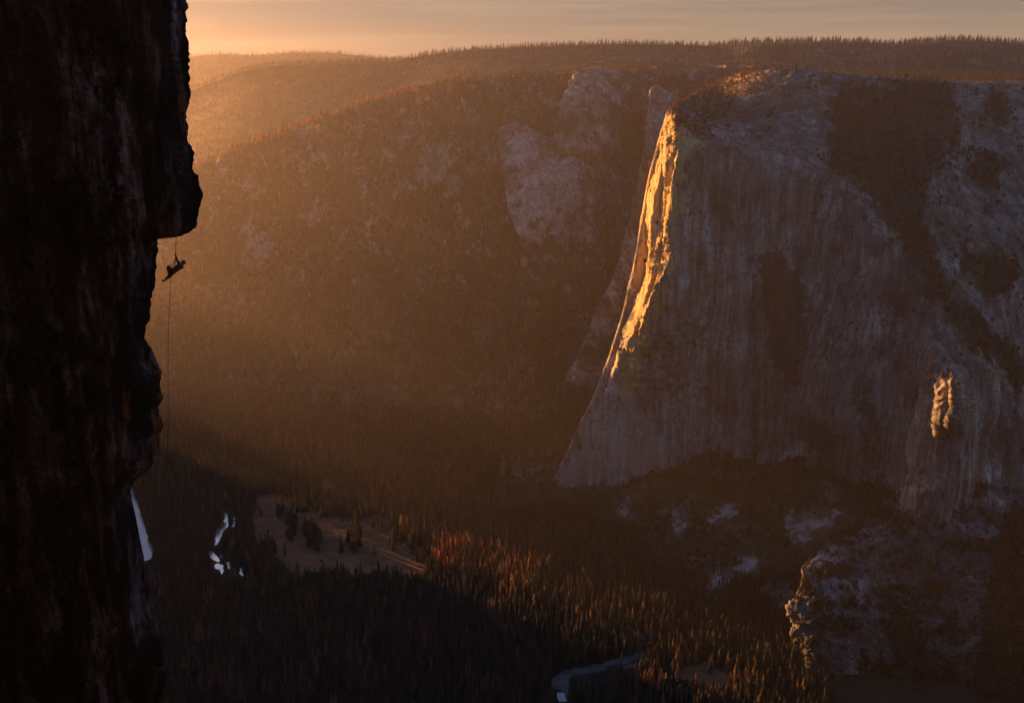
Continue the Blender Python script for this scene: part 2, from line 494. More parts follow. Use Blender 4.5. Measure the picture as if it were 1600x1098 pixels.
patch('rock_wall', wnet, 200, 380, GRAN_FAR, lambda P, a, b: (14 * fbm(P, (60, 60, 260), 6, .6) + 5 * fbm(P, (25, 25, 60), 5, .6, ridged=True)) * (.75 + .25 * sstep(2, 3.2, a))[:, None],
      {'dark': [(lambda P, N, x, y: sstep(-.05, .2, fbm(P, (40, 40, 260), 5, .6)), .55)], 'veg': [(lambda P, N, x, y: sstep(.08, .25, fbm(P, (60, 60, 90), 5, .6) + .25 * sstep(480, 600, y)), .7)]},
      label='shaded grey rock wall standing behind the sunlit cliff edge', cat='cliff')

# ------------------------------------------------------------------ outcrops on the far valley wall
ROT = np.array(Matrix.Rotation(R(38), 3, 'Y') @ Matrix.Rotation(R(20), 3, 'Z'))
def outcrop(name, cols, label, nu=160, nv=200, dmp=12, masks=None, mat=None, sh=(0, 0), q=0, jit=3.0):
    n_ = []
    cols = [[(x, y, Y + sh[0] + (sh[1] - sh[0]) * i / (len(c) - 1)) for i, (x, y, Y) in enumerate(c)] for c in cols]
    cols = [[(x + 7, y, Y + 70) for x, y, Y in cols[0]]] + list(cols)
    for c in cols:
        r = jag(c, jit, nu + max(len(n_), 2), 17)
        P3 = [at(r[0][0], r[0][1] + 25, r[0][2] + 60)] + [at(*p) for p in r]
        b = P3[-1].copy(); b[0] += 8; b[1] += 90; b[2] -= 8
        c2 = b.copy(); c2[0] += 30; c2[1] += 150; c2[2] -= 260
        n_.append(P3 + [b, c2])
    return patch(name, n_, nu, nv, mat or GRAN_FAR, rag=18, disp= lambda P, a, b: (dmp * fbm(P, (80, 80, 220), 6, .6) + dmp * .45 * fbm(P, (30, 30, 60), 5, .6, ridged=True) + q * (1.3 * np.floor(fbm(P @ ROT, (150, 60, 45), 4, .55, off=51) * 5) / 5 + .25 * fbm(P @ ROT, (60, 14, 14), 4, .6, ridged=True, off=53))) * (.7 + .3 * sstep(2, 3.2, a))[:, None], masks=masks, label=label, cat='cliff')
vegn = lambda lo, hi, s: (lambda P, N, x, y: sstep(lo, hi, fbm(P, (s, s, s), 5, .62, off=7)))
outcrop('rock_dome', sh=(150, 260), cols=[
    [(868, 227, 4055), (870, 191, 4065), (880, 151, 4115), (899, 119, 4215)],
    [(866, 226, 4030), (868, 190, 4040), (878, 150, 4090), (897, 118, 4190)],
    [(880, 232, 4015), (884, 190, 4025), (893, 150, 4080), (912, 114, 4200)],
    [(915, 236, 4010), (918, 195, 4020), (925, 150, 4090), (940, 112, 4260)],
    [(955, 240, 4040), (958, 200, 4070), (965, 160, 4160), (975, 118, 4330)],
    [(1000, 250, 4100), (1004, 210, 4150), (1008, 170, 4260), (1012, 128, 4420)],
    [(1060, 255, 4150), (1060, 210, 4200), (1062, 175, 4300), (1064, 132, 4450)],
], label='rounded grey rock knob high on the hazy far valley wall', masks={'veg': [(vegn(.12, .25, 70), .7), ([(930, 180), (1000, 150), (1010, 230), (960, 225)], .6)]})
outcrop('rock_slab', sh=(150, 310), cols=[
    [(817, 373, 3710), (802, 331, 3760), (792, 281, 3832), (784, 206, 4012)],
    [(815, 372, 3690), (800, 330, 3740), (790, 280, 3810), (782, 205, 3990)],
    [(850, 385, 3670), (838, 320, 3730), (826, 270, 3800), (815, 200, 3990)],
    [(885, 408, 3650), (875, 340, 3710), (862, 280, 3800), (855, 222, 3960)],
    [(925, 432, 3640), (915, 360, 3680), (905, 300, 3760), (895, 226, 3950)],
    [(965, 440, 3660), (960, 370, 3700), (955, 300, 3790), (950, 228, 3970)],
    [(1010, 440, 3700), (1008, 370, 3750), (1005, 300, 3850), (1000, 230, 4020)],
    [(1080, 440, 3750), (1080, 370, 3800), (1075, 300, 3900), (1070, 230, 4060)],
], label='broad pale streaked rock slab below the rounded knob on the far wall', nu=220, nv=220, dmp=14,
    masks={'veg': [(vegn(.16, .3, 60), .8), ([(905, 225), (990, 228), (985, 300), (960, 430), (930, 420), (925, 320)], .45)], 'pale': [([(795, 205), (825, 205), (835, 260), (800, 270)], .6), ([(800, 300), (840, 260), (900, 250), (900, 320), (860, 400), (800, 340)], .3)]})

# ------------------------------------------------------------------ far valley wall
crest = [(60, 330, 4150), (150, 300, 4200), (250, 277, 4300), (300, 262, 4340), (350, 243, 4380), (430, 212, 4450), (520, 182, 4520), (580, 158, 4600), (650, 141, 4660), (750, 127, 4700), (850, 118, 4700), (950, 112, 4680), (1050, 108, 4650), (1180, 106, 4650)]
def cr(px): return [np.interp(px, [c[0] for c in crest], [c[k] for c in crest]) for k in (1, 2)]
cn = []
for px in (60, 140, 220, 300, 380, 460, 540, 620, 700, 780, 860, 940, 1020, 1100, 1180):
    cy, cY = cr(px)
    bY = np.interp(px, [0, 200, 400, 600, 800, 1000, 1200], [3650, 3550, 3350, 3200, 3120, 3080, 3050])
    zc = at(px, cy, cY)[2]
    rows = []
    base = on_z(px + 0., 549., -1.)  # direction only
    for k, (fy, fz) in enumerate([(-.15, -.04), (0, 0.0), (.16, .10), (.32, .24), (.5, .42), (.68, .63), (.85, .85), (1.0, 1.0)]):
        Y = bY + (cY - bY) * fy
        z = FLOOR + (zc - FLOOR) * fz
        gx = 1 + 0
        # x kept on the column's bearing so that spurs run down to the valley
        x = at(px, cy, cY)[0] / cY * Y
        rows.append([x + (1 - fy) * 120 * math.sin(px * .021), Y, z])
    r = np.array(rows)
    b = r[-1].copy(); b[1] += 260; b[2] -= 90
    c = b.copy(); c[1] += 600; c[2] -= 420
    cn.append(np.vstack([r, b, c]))
def far_disp(P, tu, tv):
    k = np.interp(tv, [0, 1, 2.5, 6.3, 7, 9], [.1, .2, 1, 1, .12, .5])[None, :]
    return k * (80 * fbm(P, (380, 900, 700), 4, .5) + 95 * fbm(P, (150, 700, 420), 5, .55, ridged=True) + 22 * fbm(P, (40, 80, 50), 5, .6) + 30 * (np.floor(fbm(P, (220, 220, 110), 5, .6, off=61) * 6) / 6))
def blob(cx, cy, rx, ry, th=0):
    a = [i / 10 * 2 * math.pi for i in range(10)]
    return [(cx + rx * math.cos(t) * math.cos(th) - ry * math.sin(t) * math.sin(th), cy + rx * math.cos(t) * math.sin(th) + ry * math.sin(t) * math.cos(th)) for t in a]
slabs = [blob(680, 240, 40, 18, .5), blob(710, 290, 12, 34, .2), blob(620, 220, 26, 10, -.5), blob(405, 395, 26, 32), blob(385, 360, 14, 20), blob(452, 415, 12, 16), blob(672, 272, 26, 24, -.6), blob(700, 215, 6, 26), blob(640, 190, 14, 14), blob(735, 180, 16, 10),
         blob(600, 240, 20, 12, -.8), blob(545, 490, 5, 24, .8), blob(560, 345, 5, 20, .5), blob(735, 345, 8, 14), blob(725, 355, 4, 12), blob(590, 350, 8, 30, .3), blob(690, 320, 14, 8, .3),
         blob(500, 300, 26, 8, -.5), blob(330, 330, 40, 6, -.7), blob(640, 300, 10, 22, .4), blob(770, 240, 16, 28), blob(750, 560, 5, 4), blob(460, 250, 30, 8, -.4), blob(560, 270, 24, 10, .5),
         blob(290, 500, 30, 4, .3), blob(475, 440, 4, 18, .3), blob(395, 300, 22, 8, -.5)]
patch('far_hillside', cn, 460, 360, SLOPE, far_disp, {'pale': [(p, .7) for p in slabs] + [(lambda P, N, x, y: sstep(.12, .3, fbm(P, (80, 120, 80), 6, .7, off=12)) * sstep(560, 330, y), .8)],
      'veg': [(vegn(-.1, .1, 120), .6)], 'dark': [(lambda P, N, x, y: sstep(.0, .3, -fbm(P, (150, 700, 420), 5, .55, ridged=True)), .6)]}, label='steep wooded far side of the valley fading into golden haze', cat='hillside')  # dark mask puts the shade of the gullies into the colour

# ------------------------------------------------------------------ plateau and skyline ridges
sky1 = [(-320, 275), (-100, 250), (60, 215), (150, 178), (220, 160), (300, 141), (330, 125), (380, 107), (440, 98), (520, 97), (600, 94), (650, 87), (700, 79), (760, 75), (850, 71), (950, 67), (1050, 68), (1100, 71), (1170, 65), (1250, 63), (1330, 63), (1400, 67), (1450, 63), (1520, 60), (1600, 66), (1700, 72), (1850, 70)]
bn = []
for px in np.arange(-303.36, 1851, 56.67):
    sy = np.interp(px, [p[0] for p in sky1], [p[1] for p in sky1])
    sy += 2.5
    Ys = np.interp(px, [150, 700, 1200, 1850], [6600, 5900, 5500, 5400])
    low = np.interp(px, [0, 150, 500, 700, 1050, 1250, 1850], [400, 330, 240, 170, 160, 150, 150])
    Yl = np.interp(px, [150, 500, 700, 1050, 1250, 1850], [5100, 5000, 4900, 4300, 3300, 3300])
    rows = [at(px, low + 12, Yl - 100)]
    for f in (0, .35, .7, .92, 1.0):
        yy = low + (sy - low) * f
        if px > 1150:   # flat plateau then the ridge
            yy = [low, 131, 116, 84, sy][[0, .35, .7, .92, 1.0].index(f)]
            Y = [Yl, 3700, 4700, 5150, Ys][[0, .35, .7, .92, 1.0].index(f)]
        else:
            Y = Yl + (Ys - Yl) * f
        rows.append(at(px, yy, Y))
    b = rows[-1].copy(); b[1] += 500; b[2] -= 50
    c = b.copy(); c[1] += 900; c[2] -= 400
    bn.append(rows + [b, c])
patch('ridge_hills', bn, 520, 150, SLOPE, lambda P, a, b: 14 * fbm(P, (300, 300, 200), 5, .55) * np.interp(b, [0, 4, 5, 7], [1, 1, .25, 1])[None, :],
      {'pale': [([(1280, 82), (1340, 80), (1400, 88), (1430, 97), (1340, 96)], .4), ([(1250, 70), (1330, 66), (1330, 76)], .25), (vegn(.24, .36, 110), .3)], 'veg': [(vegn(-.05, .1, 200), .5)]},
      label='forested plateau and ridge forming the dark skyline', cat='hills')
sky2 = [(-500, 110), (-200, 100), (100, 96), (280, 89), (330, 84), (400, 86), (470, 81), (520, 82), (570, 87), (610, 91), (660, 97), (760, 108), (900, 120)]
an = []
for px in np.arange(-500, 901, 50):
    sy = np.interp(px, [p[0] for p in sky2], [p[1] for p in sky2]) + 2
    rows = [at(px, 230, 7600), at(px, 170, 8100), at(px, 120, 8700), at(px, sy + 8, 9100), at(px, sy, 9400)]
    b = rows[-1].copy(); b[1] += 700; b[2] -= 150
    an.append(rows + [b])
patch('distant_ridge', an, 380, 60, SLOPE, lambda P, a, b: 16 * fbm(P, (500, 500, 300), 5, .55) * np.interp(b, [0, 3, 4, 5], [1, 1, .3, 1])[None, :],
      label='pale hazy farthest ridge above the valley mouth', cat='ridge')

# ------------------------------------------------------------------ unseen hills on the left, crests shaped to block sun on valley and haze
SUN_AZ, SUN_EL = R(52), R(6.5)
def left_hill(name, pts, label, width=900):
    """pts: crest points (x,y,z); flanks fall to the floor on both sides"""
    pts = np.array(pts, float)
    d = np.gradient(pts[:, :2], axis=0)
    d /= np.linalg.norm(d, axis=1)[:, None]
    n = np.stack([d[:, 1], -d[:, 0]], 1)
    rows = []
    for p, q in zip(pts, n):
        h = p[2] - FLOOR
        w = 150 + h * .72
        c = []
        for s, f in ((-1.1, -.05), (-.75, .14), (-.35, .58), (0, 1), (.35, .55), (.75, .12), (1.1, -.05)):
            c.append([p[0] + q[0] * w * s, p[1] + q[1] * w * s, FLOOR + h * f])
        rows.append(c)
    return patch(name, rows, 120, 70, SLOPE, lambda P, a, b: 75 * fbm(P, (300, 300, 300), 5, .6) * np.interp(b, [0, 2, 3, 4, 6], [1, 1, .5, 1, 1])[None, :], {'veg': [(vegn(-.1, .1, 120), .7)]}, label=label, cat='hill')
left_hill('near_shade_hill', [(-1550, -1400, 340), (-1600, -600, 350), (-1650, 300, 320), (-1800, 1100, 240), (-1900, 1800, 130), (-2000, 2350, 0), (-2080, 2750, -230), (-2130, 3100, -450), (-2170, 3450, -660), (-2200, 3750, -1020)], 'unseen wooded hill on the near side, shaped to shade the valley')
left_hill('spur_shade_hill', [(-2180, 3900, -1060), (-2170, 4000, -820), (-2170, 4060, -600), (-2200, 4160, -400), (-2230, 4300, -330), (-2300, 4600, -260), (-2350, 5200, -250)], 'unseen wooded spur at the valley mouth, shaped to block low sun')

rows = []  # unseen slope added behind the camera to cut sky light on near rock
for x in (-900, -500, -250, -120, -40, 60, 180, 400, 800, 1500, 2600):
    rows.append([[x, y - abs(x) * .12, z] for y, z in ((-18, -1120), (-20, -700), (-24, -200), (-28, -40), (-34, 30), (-60, 90), (-120, 150), (-260, 200), (-600, 220), (-1300, 120))])
patch('shade_mountain_behind', rows, 160, 160, SLOPE, lambda P, a, b: np.clip(6 * fbm(P, (90, 90, 90), 5, .6), -6, 3), {'veg': [(vegn(-.1, .1, 60), .7)]}, label='added mountainside behind the viewpoint, unseen, blocking sky light', cat='mountain')
# ------------------------------------------------------------------ ground
def axis(lo, hi, a, b, step):
    core = np.arange(a, b + 1, step)
    out = [core]
    l = a - np.geomspace(step, a - lo, 26)[::1]
    r = b + np.geomspace(step, hi - b, 26)
    return np.r_[l[::-1], core, r]
gx = axis(-8500, 9000, -1100, 900, 7.0)
gy = axis(-3000, 10900, 1450, 3300, 7.0)
GX, GY = np.meshgrid(gx, gy, indexing='ij')
def ground_z(x, y):
    P = np.stack([x, y, 0 * x], -1)
    return FLOOR + 3.0 * fbm(P, (180, 180, 1), 4, .5)
GZ = ground_z(GX, GY)
G = np.stack([GX, GY, GZ], -1)
gpx, gpy = proj(G)
w = np.stack([gpx, gpy, 0 * gpx], -1)
gwx = gpx + 26 * fbm(w, (30, 14, 1), 6, .68, off=3)
gwy = gpy + 13 * fbm(w, (30, 14, 1), 6, .68, off=9)
MEADOW = [[(398, 778), (432, 770), (470, 790), (500, 800), (556, 815), (600, 800), (615, 828), (640, 858), (668, 892), (640, 902), (560, 903), (505, 900), (455, 893), (436, 870), (405, 850), (392, 815)],
          [(495, 750), (520, 745), (535, 760), (515, 768)], [(565, 815), (600, 812), (610, 830), (580, 832)], [(1040, 1040), (1110, 1035), (1150, 1060), (1120, 1080), (1060, 1062)]]
GRAVEL = [[(860, 1062), (872, 1052), (900, 1043), (925, 1038), (960, 1032), (1008, 1021), (1010, 1025), (985, 1033), (950, 1040), (938, 1049), (905, 1052), (888, 1060), (893, 1075), (886, 1088), (876, 1078), (862, 1072)], [(965, 1042), (985, 1036), (1000, 1034), (985, 1044)]]
mead = np.zeros(GX.shape); grav = np.zeros(GX.shape)
for p in MEADOW: mead = np.maximum(mead, inpoly(gwx, gwy, p))
for p in GRAVEL: grav = np.maximum(grav, inpoly(gpx + (gwx - gpx) * .5, gpy + (gwy - gpy) * .4, p))
nt = NT('valley_floor')
v = mapped(nt, (1, 1, 1))
n1 = noise(nt, v, .02, 7, .65, .4)
n2 = noise(nt, mapped(nt, (.7, 1, 1)), .035, 9, .72, .6)
c = ramp(nt, n1, [(.35, (.022, .020, .016)), (.65, (.045, .038, .028))])
c = mix(nt, attr(nt, 'meadow'), c, ramp(nt, n2, [(.3, (.08, .046, .028)), (.5, (.16, .088, .052)), (.7, (.26, .15, .09))]))
c = mix(nt, attr(nt, 'gravel'), c, ramp(nt, n2, [(.3, (.07, .055, .055)), (.7, (.22, .18, .18))]))
finish(nt, c, .95, n1, 2, 1, .1)
GROUND = nt.m
g_o = mesh_obj('ground', G.reshape(-1, 3), grid_faces(len(gx), len(gy)), GROUND, attrs={'meadow': mead.ravel(), 'gravel': grav.ravel()})
tag(g_o, 'flat shaded valley floor with brown meadow among forest', 'ground', None, 'structure')

def sheet(name, polys, mat, dz, label, cat, kind='structure', step=2.0, warp=1.2):
    """flat sheet of small cells over the floor, its outline roughened"""
    vs, fs = [], []
    for poly in polys:
        pp = np.array([on_z(float(a), float(b), FLOOR) for a, b in poly])
        x0, y0 = pp[:, 0].min() - 4, pp[:, 1].min() - 4
        x1, y1 = pp[:, 0].max() + 4, pp[:, 1].max() + 4
        xs, ys = np.arange(x0, x1, step), np.arange(y0, y1, step * 2)
        X, Y = np.meshgrid(xs, ys, indexing='ij')
        P = np.stack([X, Y, 0 * X], -1)
        a = X + warp * 4 * fbm(P, 16, 4, .6); b = Y + warp * 8 * fbm(P, 16, 4, .6, off=5)
        ins = inpoly(a, b, [tuple(q[:2]) for q in pp])
        Z = FLOOR + 0 * X + 3.0 * fbm(P, (180, 180, 1), 4, .5) + dz
        P[..., 2] = Z
        base = len(vs)
        q = grid_faces(len(xs), len(ys))
        keep = ins.ravel()[q].sum(1) >= 3
        vs += list(P.reshape(-1, 3)); fs.append(q[keep] + base)
    fs = np.concatenate(fs)
    used = np.unique(fs)
    rem = np.zeros(len(vs), int); rem[used] = np.arange(len(used))
    o = mesh_obj(name, np.array(vs)[used], rem[fs], mat)
    return tag(o, label, cat, None, kind)

WATER = [[(350, 796), (355, 800), (358, 810), (357, 822), (350, 829), (346, 838), (341, 848), (333, 854), (334, 840), (337, 827), (344, 818), (350, 811), (347, 804)],
         [(361, 799), (368, 802), (368, 814), (366, 824), (360, 824), (363, 812)], [(325, 858), (332, 860), (341, 870), (344, 879), (335, 876), (326, 870)],
         [(334, 883), (342, 880), (350, 884), (351, 892), (346, 898), (342, 890), (336, 889)], [(351, 878), (359, 877), (363, 888), (358, 890)], [(371, 885), (381, 888), (382, 901), (374, 897)], [(344, 866), (380, 876), (379, 879), (343, 870)]]
WATER_NEAR = [[(868, 1080), (882, 1083), (888, 1096), (876, 1098), (868, 1090)], [(930, 1040), (985, 1022), (1010, 1018), (1008, 1024), (960, 1036)]]
RIVER_LEFT = [[(196, 752), (207, 760), (216, 785), (230, 830), (241, 862), (237, 872), (226, 878), (206, 840)]]
ROAD = [[(510, 752), (512, 751), (530, 765), (575, 813), (606, 839), (640, 868), (664, 888), (660, 889), (636, 871), (603, 841), (572, 814), (528, 766)],
        [(944, 958), (964, 968), (990, 984), (1016, 1000), (1014, 1004), (988, 989), (960, 973), (942, 964)]]
def water_mat(name, col, rough, spec, metal=0.0):
    nt = NT(name)
    n = noise(nt, mapped(nt, (1, .4, 1)), .2, 5, .6, .4)
    m = finish(nt, ramp(nt, n, [(.3, tuple(x * .8 for x in col)), (.65, col)]), rough, n, .05, .4, spec)
    nt.t.nodes['Principled BSDF'].inputs['Metallic'].default_value = metal
    return m
W1 = water_mat('white_water', (.96, .90, .86), .22, 1.0, .9)
W2 = water_mat('calm_water', (.30, .32, .40), .15, .9, .5)
sheet('river', WATER, W1, .6, 'bright winding reach of the river left of the meadow', 'river', warp=.6)
sheet('river_channel', WATER_NEAR, W2, .6, 'bluish river channel beside the gravel bar', 'river')
sheet('river_bend', RIVER_LEFT, water_mat('pale_water', (.30, .31, .40), .2, .8, .3), .6, 'pale blue-grey wedge of river beside the near rock face', 'river')
sheet('road', ROAD, flat_noise_mat('dusty_road', (.05, .045, .045), (.17, .15, .16), .12, lo=.42, hi=.6), .7, 'thin pale road running past the meadow', 'road', step=1.2, warp=.4)

# ------------------------------------------------------------------ talus below the great wall
basel = [(820, 788, 2290), (865, 775, 2315), (920, 781, 2312), (960, 777, 2315), (1000, 763, 2330), (1040, 738, 2360), (1100, 713, 2375), (1170, 727, 2350), (1240, 722, 2285), (1290, 738, 2220), (1330, 750, 2165), (1370, 785, 2100), (1400, 800, 2065), (1440, 815, 2020), (1500, 850, 2000), (1600, 900, 2030), (1750, 960, 2100)]
tn = []
for px in (780, 830, 865, 900, 940, 980, 1020, 1060, 1100, 1140, 1180, 1220, 1260, 1300, 1340, 1380, 1420, 1480, 1550, 1640, 1750):
    by, bY = [np.interp(px, [c[0] for c in basel], [c[k] for c in basel]) for k in (1, 2)]
    B = at(px, by, bY)
    fy = np.interp(px, [780, 900, 1000, 1100, 1250, 1400, 1600, 1750], [800, 825, 880, 950, 1010, 1060, 1090, 1100])
    A0 = on_z(px, fy, FLOOR - 3)
    rows = [A0 + np.array([0, -60, -12.0]), A0]
    for f, g in ((.3, .2), (.55, .45), (.8, .74), (1, 1)):
        p = A0 + (B - A0) * f
        p[2] = A0[2] + (B[2] - A0[2]) * g
        rows.append(p)
    b = B + np.array([0, 60, 25.0]); b[1] += 0
    c = B + np.array([0, 300, 30.0])
    tn.append(rows + [b, c])
TAL_PALE = [[(930, 792), (975, 785), (1000, 795), (950, 805)], [(1240, 800), (1300, 790), (1345, 800), (1320, 815), (1250, 850), (1225, 850)], [(1145, 850), (1160, 830), (1180, 835), (1170, 855)], [(1010, 850), (1035, 840), (1040, 870), (1020, 880)], [(1105, 900), (1130, 885), (1165, 870), (1195, 862), (1210, 870), (1180, 890), (1150, 905), (1130, 930), (1108, 945), (1098, 938)],
            [(1180, 925), (1220, 910), (1242, 905), (1240, 950), (1225, 980), (1215, 950), (1190, 945)], [(1225, 810), (1270, 795), (1285, 800), (1240, 840)],
            [(1040, 800), (1070, 795), (1080, 820), (1050, 830)], [(1110, 790), (1150, 785), (1160, 805), (1125, 815)], [(1060, 910), (1075, 905), (1070, 925)], [(1195, 740), (1225, 725), (1240, 735), (1205, 748)],
            [(1270, 760), (1320, 765), (1345, 778), (1300, 785)], [(860, 745), (895, 740), (890, 765), (870, 764)]]
patch('talus_slope', tn, 300, 240, SLOPE, lambda P, a, b: np.interp(b, [0, 1, 2, 5, 6, 7], [.1, .1, 1, 1, .3, 0])[None, :] * (14 * fbm(P, (110, 110, 90), 5, .55) + 5 * fbm(P, (24, 24, 24), 4, .6, ridged=True)),
      {'pale': [(p, .9) for p in TAL_PALE], 'veg': [(vegn(-.2, .0, 60), .8)]}, label='dark wooded boulder slope below the great cliff', cat='slope')

# lower rounded buttress at the right
outcrop('rock_buttress', cols=[
    [(1254, 1085, 1674), (1248, 1010, 1719), (1243, 940, 1769), (1267, 880, 1839), (1305, 842, 1909), (1392, 806, 2019)],
    [(1252, 1085, 1665), (1246, 1010, 1710), (1241, 940, 1760), (1265, 880, 1830), (1303, 842, 1900), (1390, 806, 2010)],
    [(1275, 1088, 1655), (1270, 1010, 1698), (1270, 950, 1745), (1292, 890, 1815), (1330, 850, 1885), (1400, 808, 2000)],
    [(1320, 1090, 1660), (1318, 1010, 1705), (1322, 950, 1750), (1345, 895, 1815), (1378, 856, 1885), (1420, 800, 1985)],
    [(1375, 1092, 1675), (1375, 1020, 1715), (1382, 960, 1760), (1400, 900, 1820), (1425, 850, 1890), (1455, 780, 1990)],
    [(1430, 1092, 1690), (1435, 1020, 1730), (1445, 960, 1775), (1460, 900, 1835), (1480, 850, 1900), (1510, 790, 2010)],
    [(1500, 1092, 1650), (1505, 1020, 1690), (1515, 960, 1740), (1530, 900, 1810), (1545, 850, 1890), (1565, 790, 2040)],
    [(1580, 1094, 1600), (1585, 1030, 1650), (1595, 970, 1710), (1605, 910, 1790), (1615, 860, 1880), (1625, 800, 2050)],
    [(1720, 1096, 1560), (1720, 1040, 1620), (1720, 980, 1690), (1720, 920, 1780), (1720, 870, 1880), (1720, 800, 2060)],
], label='rounded lower rock buttress at the foot of the cliff, lower right', nu=340, nv=340, dmp=13, mat=GRAN, q=22, jit=5.0,
    masks={'dark': [(vegn(-.35, .05, 90), .72)], 'veg': [(vegn(.08, .22, 50), .8), ([(1380, 880), (1410, 920), (1440, 1000), (1430, 1098), (1300, 1098), (1330, 1060), (1400, 1040), (1390, 960)], .6), ([(1560, 800), (1700, 800), (1700, 1100), (1500, 1100), (1540, 960)], .75)],
           'pale': [([(1255, 905), (1290, 862), (1330, 840), (1390, 815), (1385, 822), (1320, 856), (1275, 900), (1258, 935)], .6)]})  # pale strip paints the rim highlight into the rock colour

# ------------------------------------------------------------------ near rock face (left) – real size, about 50 m away
NY = 52.0
prof = [(-60, 288), (0, 292), (45, 290), (60, 292), (85, 293), (97, 295), (100, 291), (115, 293), (140, 300), (150, 299.5), (166, 295), (180, 294), (200, 296), (220, 298), (240, 302), (260, 305), (272, 306), (274.5, 314), (300, 313), (330, 312.5), (336, 311), (350, 308),
        (357, 305), (362, 297), (366, 288), (368, 284), (371, 266), (373, 252), (385, 249), (401, 246.5), (418, 246), (433, 247.5), (447, 248.5), (460, 243), (468, 237), (480, 234), (500, 231), (530, 228), (537, 232), (545, 236), (560, 240), (575, 246), (583, 248), (600, 250), (640, 251), (663, 252), (690, 249), (705, 245), (718, 240),
        (730, 231), (742, 221), (750, 211), (761, 205), (789, 207), (815, 214), (838, 218), (876, 226), (910, 232), (947, 240), (985, 247), (1023, 253), (1060, 256), (1098, 257), (1180, 259), (1400, 262), (2000, 270)]
pr = np.array([at(x, y, NY) for y, x in prof])
seg = np.r_[0, np.cumsum(np.linalg.norm(np.diff(pr, axis=0), axis=1))]
sv = np.r_[np.linspace(0, np.interp(1098, [p[0] for p in prof], seg), 760)[:-1], np.linspace(np.interp(1098, [p[0] for p in prof], seg), seg[-1], 120)]
prx, prz = np.interp(sv, seg, pr[:, 0]), np.interp(sv, seg, pr[:, 2])
_q = np.stack([sv, 0 * sv, 0 * sv], -1)
_b = fbm(_q, 1.6, 4, .6)
_pyy = np.interp(sv, seg, [p[0] for p in prof])
_rg = np.random.default_rng(77)
_ks = np.cumsum(_rg.uniform(.12, .9, 400)); _tri = np.interp(sv, _ks, _rg.uniform(-.16, .16, 400)); _ks2 = np.cumsum(_rg.uniform(.04, .3, 1500)); _tri2 = np.interp(sv, _ks2, _rg.uniform(-.05, .05, 1500))
_k = 1 - .85 * sstep(735, 760, _pyy) * sstep(900, 870, _pyy)
prx = prx + _k * (.10 * _b + .2 * ((np.floor(_b * 6 + fbm(_q, .35, 3, .6)) + .5) / 6) + _tri + _tri2 + .04 * fbm(_q, .3, 5, .72))
# behind the edge -> edge -> front going left
us = np.r_[np.linspace(-14, -.6, 16), np.linspace(-.5, 1.5, 34)[:-1], np.linspace(1.5, 34, 330)]
ks = 41
smx = np.convolve(np.pad(prx, ks // 2, mode='edge'), np.ones(ks) / ks, 'valid')
US, PX = np.meshgrid(us, prx, indexing='ij')
_, PZ = np.meshgrid(us, prz, indexing='ij')
_, SX = np.meshgrid(us, smx, indexing='ij')
bl = sstep(1, 10, np.abs(US))
X0 = PX * (1 - bl) + SX * bl
ax = np.where(US < 0, -US * .80, np.clip(US, 0, None) - .25 * sstep(0, 1.5, US))
Xn = X0 - ax
Yn = NY + np.where(US < 0, -US * 1.6, -.10 * US - .9 * sstep(0, 1.2, US) + .25 * np.maximum(US - 14, 0))
Pn = np.stack([Xn, Yn, PZ], -1)
Nn = normals(Pn)
e = .02 + .98 * sstep(1.0, 5.5, np.abs(US))
dn = (1.3 * fbm(Pn, (5, 5, 13), 5, .55) + .45 * fbm(Pn, (1.6, 1.6, 4.5), 6, .6, ridged=True) + .22 * fbm(Pn, (.7, .7, 1.0), 4, .6))
dn = dn + .85 * (np.floor((dn + .25 * fbm(Pn, (3, 3, 2), 3)) * 3) / 3 - dn)
dn = dn + .5 * np.floor(fbm(Pn, (1.6, 1.6, 2.6), 4, .6, off=71) * 5) / 5 + .12 * fbm(Pn, (.25, .25, .5), 4, .65, ridged=True)
Pn = Pn + Nn * (dn * e)[..., None]
Pn[..., 0] += .05 * fbm(Pn, (.5, .5, .5), 4, .6) * (1 - e)
npx, npy = proj(Pn)
wx = npx + 10 * fbm(Pn, (1.5, 1.5, 1.5), 5, .6); wy = npy + 10 * fbm(Pn, (1.5, 1.5, 1.5), 5, .6, off=4)
lich = np.zeros(npx.shape)
for p, vv in [([(232, 560), (254, 580), (256, 660), (246, 715), (215, 745), (222, 715), (238, 680), (242, 620)], .9), ([(192, 590), (202, 600), (206, 660), (194, 650)], .6), ([(275, 150), (292, 145), (288, 175), (278, 180)], .6),
              ([(250, 350), (300, 352), (285, 368), (252, 370)], .5), ([(235, 1040), (256, 1040), (258, 1100), (236, 1100)], .4)]:
    lich = np.maximum(lich, inpoly(wx, wy, p) * vv)
lich *= sstep(-.1, .2, fbm(Pn, (.5, .5, .9), 5, .65, off=8))
dk = sstep(150, 70, wx) * .6 + sstep(.0, .25, fbm(Pn, (4, 4, 7), 4, .55, off=15)) * .8  # left part darkened as shade in the colour, plus random dark patches
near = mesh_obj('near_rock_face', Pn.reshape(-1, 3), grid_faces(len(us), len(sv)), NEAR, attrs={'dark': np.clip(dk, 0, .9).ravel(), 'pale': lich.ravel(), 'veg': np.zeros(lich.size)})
near.data.materials[0] = NEAR
tag(near, 'near-black overhanging rock face filling the left side, with a square roof above the climber', 'cliff', None, 'structure')

